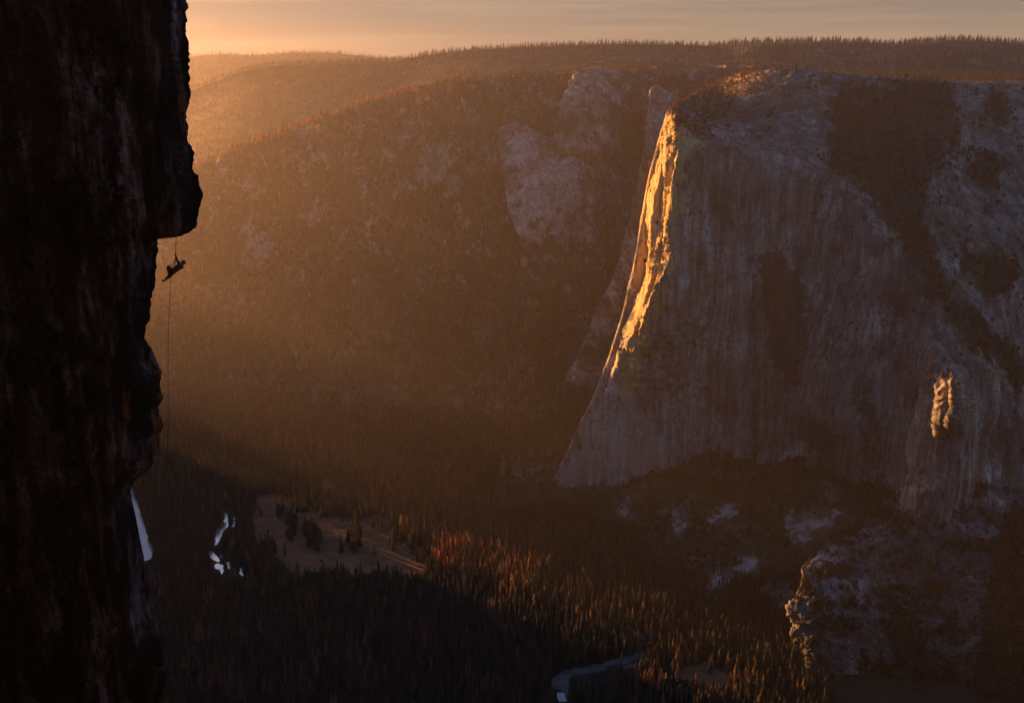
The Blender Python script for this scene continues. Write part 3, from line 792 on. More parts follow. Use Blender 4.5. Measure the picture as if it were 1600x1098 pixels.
# ------------------------------------------------------------------ climber and ropes
exec_climber = True
def m_plain(name, col, rough=.7, spec=.3, metal=0):
    nt = NT(name)
    n = noise(nt, mapped(nt, (1, 1, 1)), 18, 3, .5)
    return finish(nt, ramp(nt, n, [(.3, tuple(x * .7 for x in col)), (.7, tuple(min(1, x * 1.2) for x in col))]), rough, spec=spec)
SKIN = m_plain('skin', (.13, .075, .055)); SHIRT = m_plain('shirt_cloth', (.03, .035, .06)); PANTS = m_plain('trouser_cloth', (.035, .025, .022)); SHOE = m_plain('shoe_rubber', (.02, .015, .015))
HAIRM = m_plain('helmet_shell', (.05, .03, .028), .4); ROPEM = m_plain('rope_sheath', (.035, .022, .02)); METAL = m_plain('anodised_metal', (.04, .02, .02), .45, .5); WEB = m_plain('webbing', (.05, .03, .02))

def W(px, py, dy=0.0):
    return Vector(at(px, py, NY + dy))
def zp(zx, zy, dy=0.0):      # close-up measurement -> place
    return W(230 + zx / 10.975, 360 + zy / 10.975, dy)

def tube(name, pts, rad, mat, parent=None, seg=8):
    pts = [Vector(p) for p in pts]
    rad = rad if isinstance(rad, (list, tuple)) else [rad] * len(pts)
    vs, fs = [], []
    for i, p in enumerate(pts):
        d = (pts[min(i + 1, len(pts) - 1)] - pts[max(i - 1, 0)]).normalized()
        a = d.orthogonal().normalized() if i == 0 else (a - d * a.dot(d)).normalized()
        b = d.cross(a)
        for k in range(seg):
            t = 2 * math.pi * k / seg
            vs.append(p + (a * math.cos(t) + b * math.sin(t)) * rad[i])
    for i in range(len(pts) - 1):
        for k in range(seg):
            k2 = (k + 1) % seg
            fs.append((i * seg + k, i * seg + k2, (i + 1) * seg + k2, (i + 1) * seg + k))
    fs.append(tuple(range(seg))[::-1]); fs.append(tuple((len(pts) - 1) * seg + k for k in range(seg)))
    return mesh_obj(name, vs, fs, mat, parent)

def skin_mesh(name, nodes, edges, mat, parent=None, root=0, sub=2):
    me = bpy.data.meshes.new(name)
    me.from_pydata([n[0] for n in nodes], edges, [])
    o = bpy.data.objects.new(name, me); COL.objects.link(o)
    md = o.modifiers.new('skin', 'SKIN'); md.use_smooth_shade = True; md.branch_smoothing = .4
    if not me.skin_vertices: me.skin_vertices.new()
    sv = me.skin_vertices[0].data
    for i, n in enumerate(nodes):
        r = n[1]
        sv[i].radius = (r, r) if not isinstance(r, tuple) else r
        sv[i].use_root = (i == root)
    s = o.modifiers.new('sub', 'SUBSURF'); s.levels = s.render_levels = sub
    me.materials.append(mat)
    dg = bpy.context.evaluated_depsgraph_get()
    me2 = bpy.data.meshes.new_from_object(o.evaluated_get(dg))
    o.modifiers.clear(); o.data = me2; me2.name = name
    if not me2.materials: me2.materials.append(mat)
    if parent: o.parent = parent
    return o

pelvis = zp(452, 690, 0)
# skeleton
K = 1.22
joints = {
 'pelvis': (pelvis, .135), 'waist': (zp(490, 668), .12), 'chest': (zp(540, 636), .145), 'upper': (zp(572, 606), .13), 'neck': (zp(590, 584), .06), 'head0': (zp(603, 570), .075), 'head1': (zp(613, 556), .10), 'head2': (zp(622, 545), .085),
 'hipL': (zp(440, 680, -.09), .095), 'kneeL': (zp(345, 612, -.12), .068), 'calfL': (zp(362, 665, -.12), .062), 'ankL': (zp(384, 738, -.12), .042), 'heelL': (zp(380, 756, -.12), .042), 'toeL': (zp(346, 748, -.13), .032),
 'hipR': (zp(440, 715, .1), .095), 'kneeR': (zp(382, 782, .1), .068), 'calfR': (zp(350, 810, .1), .060), 'ankR': (zp(310, 845, .1), .042), 'heelR': (zp(303, 868, .1), .045), 'toeR': (zp(250, 862, .1), .030),
 'shL': (zp(556, 590, -.15), .062), 'elL': (zp(515, 515, -.19), .045), 'wrL': (zp(494, 448, -.06), .030), 'palmL': (zp(490, 434, -.035), .034),
 'shR': (zp(585, 612, .16), .062), 'elR': (zp(612, 645, .2), .045), 'wrR': (zp(545, 650, .02), .030), 'palmR': (zp(533, 640, -.02), .034),
}
E = [('pelvis', 'waist'), ('waist', 'chest'), ('chest', 'upper'), ('upper', 'neck'), ('neck', 'head0'), ('head0', 'head1'), ('head1', 'head2'), ('pelvis', 'hipL'), ('hipL', 'kneeL'), ('kneeL', 'calfL'), ('calfL', 'ankL'), ('ankL', 'heelL'), ('heelL', 'toeL'),
     ('pelvis', 'hipR'), ('hipR', 'kneeR'), ('kneeR', 'calfR'), ('calfR', 'ankR'), ('ankR', 'heelR'), ('heelR', 'toeR'), ('upper', 'shL'), ('shL', 'elL'), ('elL', 'wrL'), ('wrL', 'palmL'), ('upper', 'shR'), ('shR', 'elR'), ('elR', 'wrR'), ('wrR', 'palmR')]
# fingers curl round the rope: four fingers and a thumb on each hand
def fingers(side, base, d, across, curl):
    for k in range(5):
        thumb = k == 4
        o0 = base + across * ((k - 1.5) * .021 if not thumb else -.035) + d * (0.02 if not thumb else -.02)
        L = [.034, .038, .035, .028, .030][k]
        p1 = o0 + d * L * (.8 if not thumb else .5) + curl * L * .35 - (across * .02 if thumb else across * 0)
        p2 = p1 + curl * L * .9 + d * (0.004 if not thumb else .02)
        p3 = p2 + curl * L * .35 - d * L * .5 * (0 if thumb else 1)
        nm = f'f{side}{k}'
        for q, (pp, r) in enumerate(((o0, .0105), (p1, .0095), (p2, .0085), (p3, .0075))):
            joints[nm + str(q)] = (pp, r)
        E.append(('palm' + side, nm + '0')); E.extend([(nm + str(q), nm + str(q + 1)) for q in range(3)])
fingers('L', joints['palmL'][0], Vector((0, .2, 1)).normalized(), Vector((1, .0, 0)), Vector((0, 1, -.1)).normalized())
fingers('R', joints['palmR'][0], Vector((-.9, -.1, .4)).normalized(), Vector((.3, 0, .9)).normalized(), Vector((-.2, -1, 0)).normalized())
names = list(joints)
person = bpy.data.objects.new('person', None); COL.objects.link(person)
person.location = (0, 0, 0)
tag(person, 'climber in dark clothes hanging reclined on a rope beneath the rock roof', 'person')
org = pelvis.copy(); person.location = org
def jl(n): return joints[n][0] - org
skin_mesh('body', [(jl(n), joints[n][1] * (K if n[0] != 'f' else 1.1)) for n in names], [(names.index(a), names.index(b)) for a, b in E], SKIN, person, 0)
# clothing: slightly larger shells over the same skeleton
def shell(name, js, es, grow, mat, root=0, scale=None):
    return skin_mesh(name, [(jl(j), joints[j][1] * K + grow) for j in js], [(js.index(a), js.index(b)) for a, b in es], mat, person, root)
joints['fore'] = (joints['elL'][0].lerp(joints['wrL'][0], .8), .033); joints['foreR'] = (joints['elR'][0].lerp(joints['wrR'][0], .8), .033)
shell('jacket', ['chest', 'waist', 'upper', 'shL', 'elL', 'fore', 'shR', 'elR', 'foreR'], [('waist', 'chest'), ('chest', 'upper'), ('upper', 'shL'), ('shL', 'elL'), ('elL', 'fore'), ('upper', 'shR'), ('shR', 'elR'), ('elR', 'foreR')], .014, SHIRT)
shell('trousers', ['pelvis', 'hipL', 'kneeL', 'calfL', 'ankL', 'hipR', 'kneeR', 'calfR', 'ankR', 'waist'], [('pelvis', 'hipL'), ('hipL', 'kneeL'), ('kneeL', 'calfL'), ('calfL', 'ankL'), ('pelvis', 'hipR'), ('hipR', 'kneeR'), ('kneeR', 'calfR'), ('calfR', 'ankR'), ('pelvis', 'waist')], .016, PANTS)
for s in 'LR':
    shell('shoe', ['heel' + s, 'ank' + s, 'toe' + s], [('heel' + s, 'ank' + s), ('heel' + s, 'toe' + s)], .014, SHOE)
def ball(name, c, rad, mat, parent, cut=-2.0, up=Vector((0, 0, 1)), sc=(1, 1, 1)):
    bm = bmesh.new(); bmesh.ops.create_uvsphere(bm, u_segments=20, v_segments=14, radius=1)
    if cut > -1: bmesh.ops.delete(bm, geom=[v for v in bm.verts if v.co.z < cut], context='VERTS')
    q = up.to_track_quat('Z', 'Y').to_matrix()
    for v_ in bm.verts: v_.co = c + q @ Vector((v_.co.x * rad * sc[0], v_.co.y * rad * sc[1], v_.co.z * rad * sc[2]))
    me = bpy.data.meshes.new(name); bm.to_mesh(me); bm.free(); me.materials.append(mat)
    for p_ in me.polygons: p_.use_smooth = True
    o = bpy.data.objects.new(name, me); COL.objects.link(o); o.parent = parent
    return o
hc = jl('head1')
hup = (jl('head2') - jl('head0')).normalized()
fwd = Vector((.85, -.4, -.1)); fwd = (fwd - hup * fwd.dot(hup)).normalized(); sidev = hup.cross(fwd)
ball('helmet', hc + hup * .035 - fwd * .01, .135, HAIRM, person, -.1, hup, (1, 1, .95))
ball('nose', hc + fwd * .112 - hup * .01, .018, SKIN, person)
ball('mouth', hc + fwd * .095 - hup * .05, .018, m_plain('lips', (.2, .08, .07)), person, sc=(1, 1, .4))
for s in (-1, 1):
    ball('eye', hc + fwd * .092 + sidev * .032 * s + hup * .015, .013, m_plain('eye_dark', (.04, .03, .03), .2), person)
    ball('ear', hc + sidev * .1 * s - hup * .01, .026, SKIN, person, sc=(.5, 1, 1))
wv = (jl('waist') * .35 + jl('pelvis') * .65)
axw = (jl('waist') - jl('pelvis')).normalized()
a0 = axw.orthogonal().normalized(); b0 = axw.cross(a0)
har = tube('harness', [wv + (a0 * math.cos(t) + b0 * math.sin(t)) * .155 for t in [i / 16 * 2 * math.pi for i in range(17)]], .02, WEB, person)
clip = zp(478, 600, 0) - org
tube('lanyard', [wv + Vector((0, 0, .12)), clip, zp(488, 430, 0) - org], .012, WEB, har)
tube('ascender', [zp(489, 404, 0) - org, zp(490, 425, 0) - org, zp(492, 470, .0) - org], [.015, .035, .022], METAL, person)
tube('foot_sling', [zp(470, 500, -.03) - org, zp(440, 590, -.08) - org, zp(400, 700, -.11) - org], .008, WEB, person)

# ropes as things of their own: taut above the climber, slack below
p_top = W(275.3, 362, 0); p_dev = zp(489, 418, 0)
rp = tube('climbing_rope', [p_top, p_top.lerp(p_dev, .5), p_dev, zp(470, 560, .0), zp(445, 660, -.1), zp(412, 790, -.05), W(266.3, 450), W(264.2, 490), W(263, 530), W(262.5, 570), W(262.7, 610), W(262.9, 660), W(261.6, 700), W(259.8, 735)], [.017] * 14, ROPEM)
tag(rp, 'thin climbing rope hanging from the roof past the climber', 'rope')

# ------------------------------------------------------------------ trees
def crown_conifer(n_whorl=11, seed=0, slim=.13, ragged=.35, per=7):
    r = random.Random(seed)
    vs, fs = [], []
    for i in range(n_whorl):
        f = i / (n_whorl - 1)
        z = .14 + .80 * f
        rad = slim * (1 - f) ** .75 + .012
        rad *= r.uniform(.8, 1.15)
        for k in range(per):
            a = 2 * math.pi * (k / per) + r.uniform(-.35, .35)
            rr = rad * r.uniform(1 - ragged, 1.2)
            if r.random() < .1: continue
            w = rad * r.uniform(.5, .8) + .006
            dz = r.uniform(.02, .07)
            top = (0 + r.uniform(-.008, .008), r.uniform(-.008, .008), z + .07)
            tip = (math.cos(a) * rr, math.sin(a) * rr, z - dz * .6)
            l_ = (math.cos(a + .5) * w, math.sin(a + .5) * w, z - dz * .1)
            r_ = (math.cos(a - .5) * w, math.sin(a - .5) * w, z - dz * .1)
            b = len(vs); vs += [top, l_, tip, r_]
            fs += [(b, b + 1, b + 2), (b, b + 2, b + 3)]
    b = len(vs)
    vs += [(0.012, 0, .88), (-.006, .01, .88), (-.006, -.01, .88), (0, 0, 1.0)]
    fs += [(b, b + 1, b + 3), (b + 1, b + 2, b + 3), (b + 2, b, b + 3)]
    return vs, fs
def crown_round(seed=0, n=130):
    r = random.Random(seed)
    vs, fs = [], []
    lobes = [(r.uniform(-.22, .22), r.uniform(-.22, .22), r.uniform(.35, .75), r.uniform(.16, .28)) for _ in range(7)]
    for _ in range(n):
        cx, cy, cz, cr_ = r.choice(lobes)
        d = Vector((r.gauss(0, 1), r.gauss(0, 1), r.gauss(0, 1))).normalized()
        c = Vector((cx, cy, cz)) + d * cr_ * r.uniform(.6, 1.05)
        t = d.orthogonal().normalized(); u_ = d.cross(t)
        s = r.uniform(.05, .1)
        q = [c + t * s, c + u_ * s * r.uniform(.5, 1), c - t * s * .8, c - u_ * s + d * s * .5]
        b = len(vs); vs += q; fs.append((b, b + 1, b + 2, b + 3))
    return vs, fs
BARK = flat_noise_mat('bark', (.03, .02, .015), (.07, .05, .035), .6)
M_DARK = crown_mat('dark_needles', (.020, .021, .022), (.040, .042, .036), (.078, .070, .052), .25)
M_RUS = crown_mat('russet_needles', (.075, .045, .044), (.13, .072, .066), (.21, .11, .095))
M_GOLD = crown_mat('golden_leaves', (.12, .075, .02), (.20, .12, .03), (.30, .19, .05))
M_SUN_RUS = crown_mat('sun_tinted_leaves', (.13, .06, .035), (.24, .10, .05), (.42, .18, .085))  # brighter copy of the russet needles, sunlight put into the colour
M_OAK = crown_mat('oak_leaves', (.018, .017, .012), (.035, .030, .018), (.06, .045, .025))
TRUNK = ([(math.cos(a) * .014 * k, math.sin(a) * .014 * k, z) for z, k in ((-.05, 1), (.35, .7), (.9, .15)) for a in [i * math.pi / 3 for i in range(6)]],
         [(j * 6 + i, j * 6 + (i + 1) % 6, (j + 1) * 6 + (i + 1) % 6, (j + 1) * 6 + i) for j in range(2) for i in range(6)])
def proto(name, shape, mat):
    e = bpy.data.objects.new(name, None); COL.objects.link(e)
    c = mesh_obj('crown', *shape, mat, e, smooth=False)
    t = mesh_obj('trunk', *TRUNK, BARK, e)
    return e, c, t
PR = {
 'dark': [proto('dark_conifer', crown_conifer(12, 1, .16), M_DARK), proto('dark_conifer', crown_conifer(13, 2, .125, .45), M_DARK), proto('dark_conifer', crown_conifer(10, 3, .19, .5, 8), M_DARK)],
 'russet': [proto('russet_conifer', crown_conifer(13, 4, .15, .4), M_RUS), proto('russet_conifer', crown_conifer(12, 5, .12, .5), M_RUS)],
 'gold': [proto('golden_tree', crown_conifer(10, 6, .17, .45, 8), M_GOLD), proto('golden_tree', crown_conifer(12, 8, .14, .5, 8), M_GOLD)],
 'oak': [proto('dark_oak', crown_round(7), M_OAK), proto('dark_oak', crown_round(9), M_OAK)],
}
def in_any(px, py, polys):
    r = np.zeros(np.shape(px), bool)
    for p in polys: r |= inpoly(px, py, p)
    return r

def sample_patch(pname, n, dens, hmin, hmax, seed=0, minz=.2):
    """points spread evenly over a surface's area, thinned by a density"""
    P, N, A, px, py = PATCH[pname]
    r = np.random.default_rng(seed)
    a = P[1:, :-1] - P[:-1, :-1]; b = P[:-1, 1:] - P[:-1, :-1]
    area = np.linalg.norm(np.cross(a, b), axis=-1).ravel()
    idx = r.choice(area.size, n, p=area / area.sum())
    i, j = np.unravel_index(idx, (P.shape[0] - 1, P.shape[1] - 1))
    u, v = r.random(n)[:, None], r.random(n)[:, None]
    Q = P[i, j] * (1 - u) * (1 - v) + P[i + 1, j] * u * (1 - v) + P[i, j + 1] * (1 - u) * v + P[i + 1, j + 1] * u * v
    nn = N[i, j]
    qx, qy = proj(Q)
    d = dens(Q, nn, qx, qy, {k: A[k][i, j] for k in A})
    keep = (r.random(n) < d) & (np.abs(nn[:, 2]) > minz)
    Q = Q[keep]
    h = r.uniform(hmin, hmax, len(Q)) * r.choice([1, 1, .75, .6], len(Q))
    return Q, h

PR['sun_russet'] = [proto('sun_tinted_tree', crown_conifer(11, 14, .15, .5, 8), M_SUN_RUS), proto('sun_tinted_tree', crown_conifer(12, 15, .13, .5, 8), M_SUN_RUS)]
bag = {k: [] for k in PR}      # kind -> list of (x,y,z,h)
def put(kind, Q, h):
    if len(Q): bag[kind].append(np.c_[Q, h])

# valley floor forest
r_ = np.random.default_rng(11)
n = 60000
X = r_.uniform(-1150, 900, n); Y = r_.uniform(1450, 3450, n)
Q = np.stack([X, Y, ground_z(X, Y)], -1)
h = r_.uniform(22, 44, n)
qx, qy = proj(Q)
tx, ty = proj(Q + np.c_[0 * h, 0 * h, h])
ok = (qx > 150) & (qx < 1300) & (qy < 1180)
CLUMPS = [blob(420, 862, 12, 20), blob(455, 822, 9, 26), blob(484, 838, 9, 20), blob(496, 850, 7, 16), blob(555, 845, 10, 22), blob(590, 830, 8, 10), blob(470, 795, 20, 8), blob(437, 800, 5, 16), blob(612, 850, 5, 12), blob(520, 905, 30, 8), blob(590, 908, 40, 7)]
KEEP_OUT = MEADOW + WATER + WATER_NEAR + GRAVEL + ROAD
for f in (0, .35, .7, .95):
    mx, my = qx + (tx - qx) * f + 22 * fbm(Q, (45, 70, 1), 4, .65, off=90), qy + (ty - qy) * f + 11 * fbm(Q, (45, 70, 1), 4, .65, off=92)
    for k, polys in (('m', MEADOW), ('w', WATER + WATER_NEAR + GRAVEL + ROAD + RIVER_LEFT)):
        hit = in_any(mx, my, polys) if k == 'm' else in_any(qx + (tx - qx) * f, qy + (ty - qy) * f, polys)
        if k == 'm':
            cl = fbm(Q, (30, 60, 1), 4, .6, off=2) > .22
            hit &= ~(cl & (r_.random(n) < .5))
            hit &= ~((qy > 900) & (f > .5))
            hit &= ~in_any(qx, qy, CLUMPS)
        ok &= ~hit
# thin to a spacing
cell = {}
order = np.argsort(-h * r_.uniform(.6, 1, n))
keep = []
for i in order:
    if not ok[i]: continue
    c_ = (int(X[i] // 7.5), int(Y[i] // 7.5))
    if c_ in cell: continue
    cell[c_] = 1; keep.append(i)
keep = np.array(keep)
Q, h, qx, qy = Q[keep], h[keep], qx[keep], qy[keep]
RUS_Z = [[(575, 745), (640, 750), (642, 792), (578, 790)], [(675, 835), (725, 838), (720, 885), (676, 880)], [(680, 790), (860, 800), (862, 905), (720, 895)], [(415, 665), (450, 675), (700, 720), (820, 790), (700, 790), (560, 740), (430, 690)]]
GLD_Z = [[(600, 790), (680, 785), (680, 825), (605, 825)], [(740, 850), (850, 880), (1020, 930), (1020, 1010), (900, 985), (780, 935)], [(1000, 985), (1270, 1080), (1270, 1110), (980, 1110), (990, 1030)]]
cn_ = fbm(Q, (90, 90, 1), 4, .6, off=21)
rr = r_.random(len(Q))
kind = np.full(len(Q), 'dark', dtype=object)
z1 = in_any(qx, qy - 12, RUS_Z); z2 = in_any(qx, qy - 12, GLD_Z)
kind[(rr < .10)] = 'oak'
kind[(rr < .72) & (cn_ > .16) & (qx < 820) & (qy > 905)] = 'russet'
kind[(rr < .12) & (cn_ > .15) & (qy <= 905)] = 'russet'
hot = in_any(qx + 26 * fbm(Q, (40, 60, 1), 4, .6, off=81), qy - 12 + 16 * fbm(Q, (30, 60, 1), 4, .6, off=83), RUS_Z[:2]) & (rr < .62)
kind[z1 & (rr < .7)] = 'russet'
kind[hot] = 'sun_russet'
h = np.where(hot, np.maximum(h, 30), h * (.75 + .5 * np.clip(cn_ + .5, 0, 1)))
kind[z2 & (rr < .32) & (fbm(Q, (45, 70, 1), 4, .6, off=27) > .05)] = 'gold'
kind[z2 & (rr > .9)] = 'russet'
for k in PR: put(k, Q[kind == k], h[kind == k] * (.55 if k == 'oak' else 1))

# talus
def d_tal(Q, N, x, y, A):
    fr = in_any(x, y - 10, TAL_PALE) | in_any(x, y - 20, TAL_PALE)
    return np.where(fr, 0, 1) * np.where(A['pale'] > .1, .02, .75 * sstep(-.35, .1, fbm(Q, (50, 50, 50), 4, .6, off=3)))
Q, h = sample_patch('talus_slope', 17000, d_tal, 10, 26, 3, .1)
m = np.random.default_rng(5).random(len(Q)) < .5
put('oak', Q[m], h[m] * .7); put('dark', Q[~m], h[~m])
Q, h = sample_patch('talus_slope', 30000, lambda Q, N, x, y, A: .9 * ((x > 1140) & (x < 1262) & (y > 900) & (A['pale'] < .1)), 20, 38, 33, .1)
put('dark', Q, h)
# wooded gully and summit scrub on the great cliff
SCRUB = [(1040, 170), (1075, 148), (1110, 126), (1160, 106), (1215, 104), (1205, 130), (1150, 160), (1120, 200), (1085, 222), (1065, 215), (1050, 190)]
Q, h = sample_patch('granite_cliff', 160000, lambda Q, N, x, y, A: in_any(x, y, [SCRUB]) * .8 * sstep(-.3, .1, fbm(Q, (30, 30, 30), 4, .6)), 5, 13, 44, .15)
m = np.random.default_rng(55).random(len(Q))
put('sun_russet', Q[m < .35], h[m < .35]); put('russet', Q[(m >= .35) & (m < .7)], h[(m >= .35) & (m < .7)]); put('oak', Q[m >= .7], h[m >= .7])
def d_cap(Q, N, x, y, A):
    return np.where(A['veg'] > .75, .95, .34 * sstep(-.05, .2, fbm(Q, (60, 80, 60), 4, .6, off=4)) * (N[:, 2] > .3)) * ~in_any(x, y, [SCRUB])
Q, h = sample_patch('granite_cliff', 42000, d_cap, 12, 28, 4, .2)
m = np.random.default_rng(6).random(len(Q)) < .45
put('oak', Q[m], h[m] * .6); put('dark', Q[~m], h[~m])
# buttress
Q, h = sample_patch('rock_buttress', 30000, lambda Q, N, x, y, A: np.where(A['veg'] > .3, .6, .03), 9, 24, 5, .04)
m = np.random.default_rng(66).random(len(Q)) < .5
put('oak', Q[m], h[m] * .7); put('dark', Q[~m], h[~m])
# far wall
def d_far(Q, N, x, y, A):
    return np.where(A['pale'] > .25, .12, .9) * np.where((x > 200) & (x < 1100) & (y > 60), 1, .15)
Q, h = sample_patch('far_hillside', 52000, d_far, 14, 34, 6, .1)
m = np.random.default_rng(8).random(len(Q)); put('dark', Q[m < .72], h[m < .72]); put('russet', Q[(m >= .72) & (m < .86)], h[(m >= .72) & (m < .86)]); put('oak', Q[m >= .86], h[m >= .86] * .8)
Q, h = sample_patch('ridge_hills', 46000, lambda Q, N, x, y, A: np.where(A['pale'] > .15, .2, .9) * ((x > 230) & (x < 1640) & (y < 300)), 17, 36, 7, .05)
put('dark', Q, h)
Q, h = sample_patch('distant_ridge', 16000, lambda Q, N, x, y, A: .9 * ((x > 270) & (x < 700)), 20, 42, 8, .05)
put('dark', Q, h)
# diagonal spur crest: trees with sunlight put into their leaf colour
Q, h = sample_patch('far_hillside', 40000, lambda Q, N, x, y, A: ((np.abs(y - lerp_line([(60, 330), (150, 300), (250, 277), (300, 262), (350, 243), (430, 212), (520, 182), (580, 158), (650, 141)][0:0] or [(p_[0], p_[1]) for p_ in crest], x)) < 5) & (x > 240) & (x < 660)) * .9, 16, 34, 16, .02)
put('sun_russet', Q, h)
for nm, nn in (('rock_wall', 2500), ('rock_slab', 6500), ('rock_dome', 4500)):
    Q, h = sample_patch(nm, nn, lambda Q, N, x, y, A: np.where(A['veg'] > .3, .9, .15 * (fbm(Q, (40, 40, 40), 4, .6) > .05)), 12, 26, 9, .12)
    put('dark', Q, h)

def scatter(name, pts, protos, label, cat, seed):
    me = bpy.data.meshes.new(name)
    n = len(pts)
    me.vertices.add(n); me.vertices.foreach_set('co', pts[:, :3].astype(np.float32).ravel())
    rg = np.random.default_rng(seed)
    a = me.attributes.new('scl', 'FLOAT_VECTOR', 'POINT')
    wd = rg.uniform(.8, 1.25, n)
    a.data.foreach_set('vector', np.stack([pts[:, 3] * wd, pts[:, 3] * wd, pts[:, 3]], 1).astype(np.float32).ravel())
    a = me.attributes.new('rot', 'FLOAT_VECTOR', 'POINT')
    a.data.foreach_set('vector', np.stack([rg.normal(0, .03, n), rg.normal(0, .03, n), rg.uniform(0, 6.28, n)], 1).astype(np.float32).ravel())
    a = me.attributes.new('pick', 'INT', 'POINT')
    a.data.foreach_set('value', rg.integers(0, len(protos), n).astype(np.int32))
    o = bpy.data.objects.new(name, me); COL.objects.link(o)
    g = bpy.data.node_groups.new(name, 'GeometryNodeTree')
    g.interface.new_socket('Geometry', in_out='INPUT', socket_type='NodeSocketGeometry')
    g.interface.new_socket('Geometry', in_out='OUTPUT', socket_type='NodeSocketGeometry')
    N = g.nodes; L = g.links
    gi, go = N.new('NodeGroupInput'), N.new('NodeGroupOutput')
    ip = N.new('GeometryNodeInstanceOnPoints')
    jn = N.new('GeometryNodeJoinGeometry')
    for e, c, t in reversed(protos):
        ob = N.new('GeometryNodeObjectInfo'); ob.transform_space = 'ORIGINAL'
        ob.inputs['Object'].default_value = c; ob.inputs['As Instance'].default_value = True
        L.new(ob.outputs['Geometry'], jn.inputs[0])
    def na(nm, dt):
        x = N.new('GeometryNodeInputNamedAttribute'); x.data_type = dt; x.inputs[0].default_value = nm
        return x.outputs[0]
    L.new(gi.outputs[0], ip.inputs['Points']); L.new(jn.outputs[0], ip.inputs['Instance'])
    ip.inputs['Pick Instance'].default_value = True
    L.new(na('pick', 'INT'), ip.inputs['Instance Index'])
    er = N.new('FunctionNodeEulerToRotation')
    L.new(na('rot', 'FLOAT_VECTOR'), er.inputs[0]); L.new(er.outputs[0], ip.inputs['Rotation'])
    L.new(na('scl', 'FLOAT_VECTOR'), ip.inputs['Scale'])
    L.new(ip.outputs[0], go.inputs[0])
    md = o.modifiers.new('scatter', 'NODES'); md.node_group = g
    tag(o, label, cat, None, 'stuff')
    return o

INFO = {'dark': ('dark evergreen conifer', 'conifer', 170, 'dark conifers of the valley forest'), 'russet': ('bare russet conifer', 'conifer', 110, 'russet conifers among the dark forest'),
        'gold': ('golden-leaved tree', 'tree', 70, 'golden trees along the valley floor'), 'sun_russet': ('russet tree tinted sunlit orange', 'tree', 60, 'russet trees with sunlight put into their colour'), 'oak': ('dark round-crowned oak', 'oak', 30, 'dark oaks on the valley floor')}
def where(px, py):
    if py > 1060: v_ = 'at the very bottom of the photo'
    elif py > 990: v_ = 'in the dark forest near the bottom'
    elif py > 900: v_ = 'in the forest below the meadow'
    else: return 'by the bright river' if px < 395 else 'around the brown meadow' if px < 665 else 'on the valley floor right of the meadow'
    h_ = 'near the left rock face' if px < 420 else 'below the meadow' if px < 700 else 'left of the gravel bar' if px < 880 else 'around the gravel bar' if px < 1040 else 'below the great cliff'
    return v_ + ', ' + h_
for k in PR:
    pts = np.concatenate(bag[k])
    px, py = proj(pts[:, :3])
    tp = pts[:, :3].copy(); tp[:, 2] += pts[:, 3]
    tx, ty = proj(tp)
    vis = (tx > 275) & (tx < 1235) & (ty > 0) & (ty < 1085) & (pts[:, 1] < 3000) & (pts[:, 2] < FLOOR + 6)
    size = np.where(vis, py - ty, 0)
    kn, cat, cnt, grp = INFO[k]
    # spread out a little so that each of them shows: one per 9 px cell
    idx = np.argsort(-size)
    chosen, cells = [], set()
    for i in idx:
        if size[i] <= 0 or len(chosen) >= cnt: break
        c_ = (int(tx[i] // 9), int(ty[i] // 9))
        if c_ in cells: continue
        cells.add(c_); chosen.append(i)
    for q, i in enumerate(chosen):
        pr = PR[k][q % len(PR[k])]
        if q < len(PR[k]):
            e = pr[0]
        else:
            e = pr[0].copy(); COL.objects.link(e)
            for ch in pr[1:]:
                c2 = ch.copy(); COL.objects.link(c2); c2.parent = e
        e.location = pts[i, :3]; s = pts[i, 3]; w_ = random.uniform(.85, 1.2)
        e.scale = (s * w_, s * w_, s); e.rotation_euler = (0, 0, random.uniform(0, 6.28))
        tag(e, kn + ' ' + where(px[i], py[i]), cat, grp)
    rest = np.delete(pts, chosen, 0)
    nm, lb = {'dark': ('conifer_forest', 'mass of dark conifers covering floor and slopes'), 'russet': ('russet_forest', 'scattered stand of russet conifers through the forest'), 'sun_russet': ('sun_tinted_forest', 'russet trees with sunlit orange put into their colour'), 'gold': ('golden_trees_forest', 'scattered golden trees catching the last sun'), 'oak': ('oak_scrub_woods', 'dark rounded oak scrub on slopes and ledges')}[k]
    scatter(nm, rest, PR[k], lb, 'forest', 40)

# ------------------------------------------------------------------ haze
bm = bmesh.new(); bmesh.ops.create_cube(bm, size=1)
zb, zt = FLOOR - 30, 420.0
x0_, x1_, y0_, y1_ = -9000, 9500, -3500, 11300
for v_ in bm.verts:
    v_.co = ((x0_ + x1_) / 2 + v_.co.x * (x1_ - x0_), (y0_ + y1_) / 2 + v_.co.y * (y1_ - y0_), (zb + zt) / 2 + v_.co.z * (zt - zb))
me = bpy.data.meshes.new('haze'); bm.to_mesh(me); bm.free()
hz = bpy.data.objects.new('haze', me); COL.objects.link(hz)
nt = NT('haze_air')
pv = nt.n('ShaderNodeVolumePrincipled')
pv.inputs['Color'].default_value = (.95, .87, .96, 1)
pv.inputs['Density'].default_value = 2.3e-5
pv.inputs['Anisotropy'].default_value = .75
o_ = nt.n('ShaderNodeOutputMaterial'); nt.l(pv.outputs[0], o_.inputs['Volume'])
me.materials.append(nt.m)
tag(hz, 'golden evening haze filling the valley', 'haze', None, 'stuff')

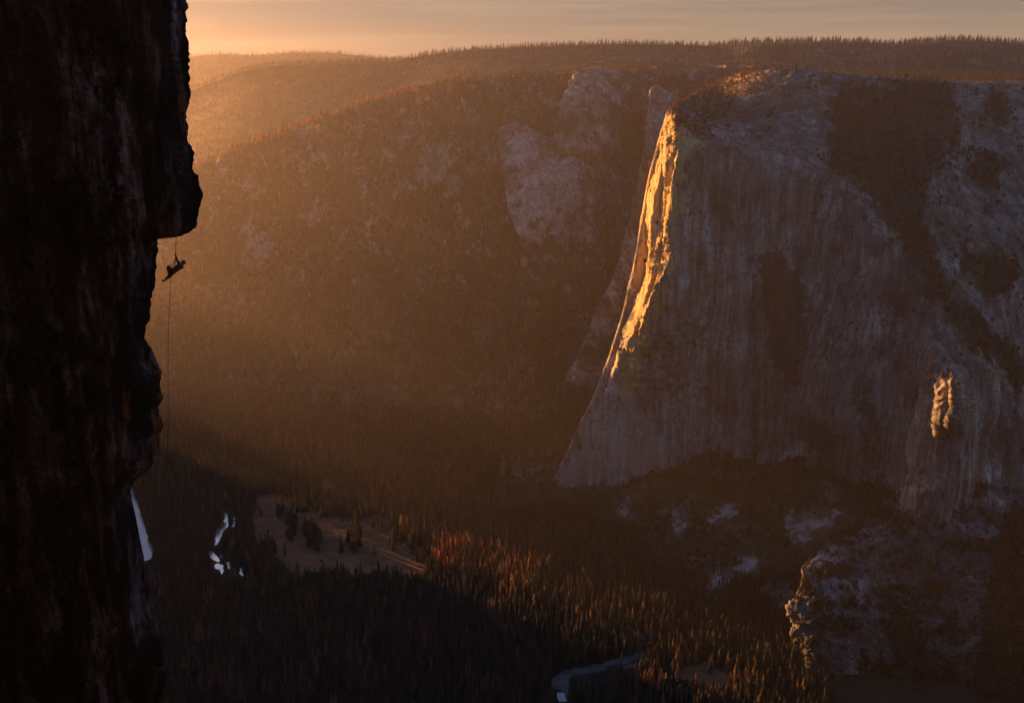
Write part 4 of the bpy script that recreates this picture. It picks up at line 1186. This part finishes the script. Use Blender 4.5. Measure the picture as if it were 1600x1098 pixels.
# ------------------------------------------------------------------ sky and sun
wd = bpy.data.worlds.new('World'); scene.world = wd; wd.use_nodes = True
t = wd.node_tree; t.nodes.clear()
sk = t.nodes.new('ShaderNodeTexSky'); sk.sky_type = 'NISHITA'; sk.sun_disc = False
sk.sun_elevation = SUN_EL; sk.sun_rotation = -SUN_AZ
sk.air_density = 1.4; sk.dust_density = .7; sk.ozone_density = 4.0
bg = t.nodes.new('ShaderNodeBackground'); bg.inputs[1].default_value = .05
wo = t.nodes.new('ShaderNodeOutputWorld')
tc = t.nodes.new('ShaderNodeTexCoord')
mp = t.nodes.new('ShaderNodeMapping'); mp.inputs['Scale'].default_value = (1.2, 1.2, 34)
nz = t.nodes.new('ShaderNodeTexNoise'); nz.inputs['Scale'].default_value = 2.2; nz.inputs['Detail'].default_value = 7; nz.inputs['Roughness'].default_value = .6
rp_ = t.nodes.new('ShaderNodeValToRGB')
rp_.color_ramp.elements[0].position = .40; rp_.color_ramp.elements[0].color = (.76, .76, .84, 1)
rp_.color_ramp.elements[1].position = .60; rp_.color_ramp.elements[1].color = (1.03, .99, .97, 1)
mx = t.nodes.new('ShaderNodeMix'); mx.data_type = 'RGBA'; mx.blend_type = 'MULTIPLY'; mx.inputs[0].default_value = 1
L = t.links.new
vl = t.nodes.new('ShaderNodeMix'); vl.data_type = 'RGBA'; vl.inputs[0].default_value = .35; vl.inputs[7].default_value = (1.5, 1.12, .85, 1)
L(sk.outputs[0], vl.inputs[6])
sx = t.nodes.new('ShaderNodeSeparateXYZ'); L(tc.outputs['Generated'], sx.inputs[0])
mr = t.nodes.new('ShaderNodeMapRange'); mr.inputs[1].default_value = .08; mr.inputs[2].default_value = .34; mr.inputs[3].default_value = .8; mr.inputs[4].default_value = 0
L(sx.outputs['Z'], mr.inputs[0]); L(mr.outputs[0], vl.inputs[0])
L(tc.outputs['Generated'], mp.inputs[0]); L(mp.outputs[0], nz.inputs['Vector']); L(nz.outputs['Fac'], rp_.inputs[0])
L(vl.outputs[2], mx.inputs[6]); L(rp_.outputs[0], mx.inputs[7]); L(mx.outputs[2], bg.inputs[0]); L(bg.outputs[0], wo.inputs[0])

sd = bpy.data.lights.new('sun', 'SUN'); sun = bpy.data.objects.new('sun', sd); COL.objects.link(sun)
sd.energy = 5.0; sd.angle = R(.53); sd.color = (1.0, .43, .11)
to_sun = Vector((-math.sin(SUN_AZ) * math.cos(SUN_EL), math.cos(SUN_AZ) * math.cos(SUN_EL), math.sin(SUN_EL)))
sun.rotation_euler = to_sun.to_track_quat('Z', 'Y').to_euler()

scene.view_settings.view_transform = 'Standard'
scene.view_settings.look = 'None'
scene.view_settings.gamma = 1.0
scene.view_settings.exposure = 2.24
scene.view_settings.use_curve_mapping = False
scene.cycles.max_bounces = 4
scene.cycles.volume_bounces = 0
scene.cycles.use_denoising = True
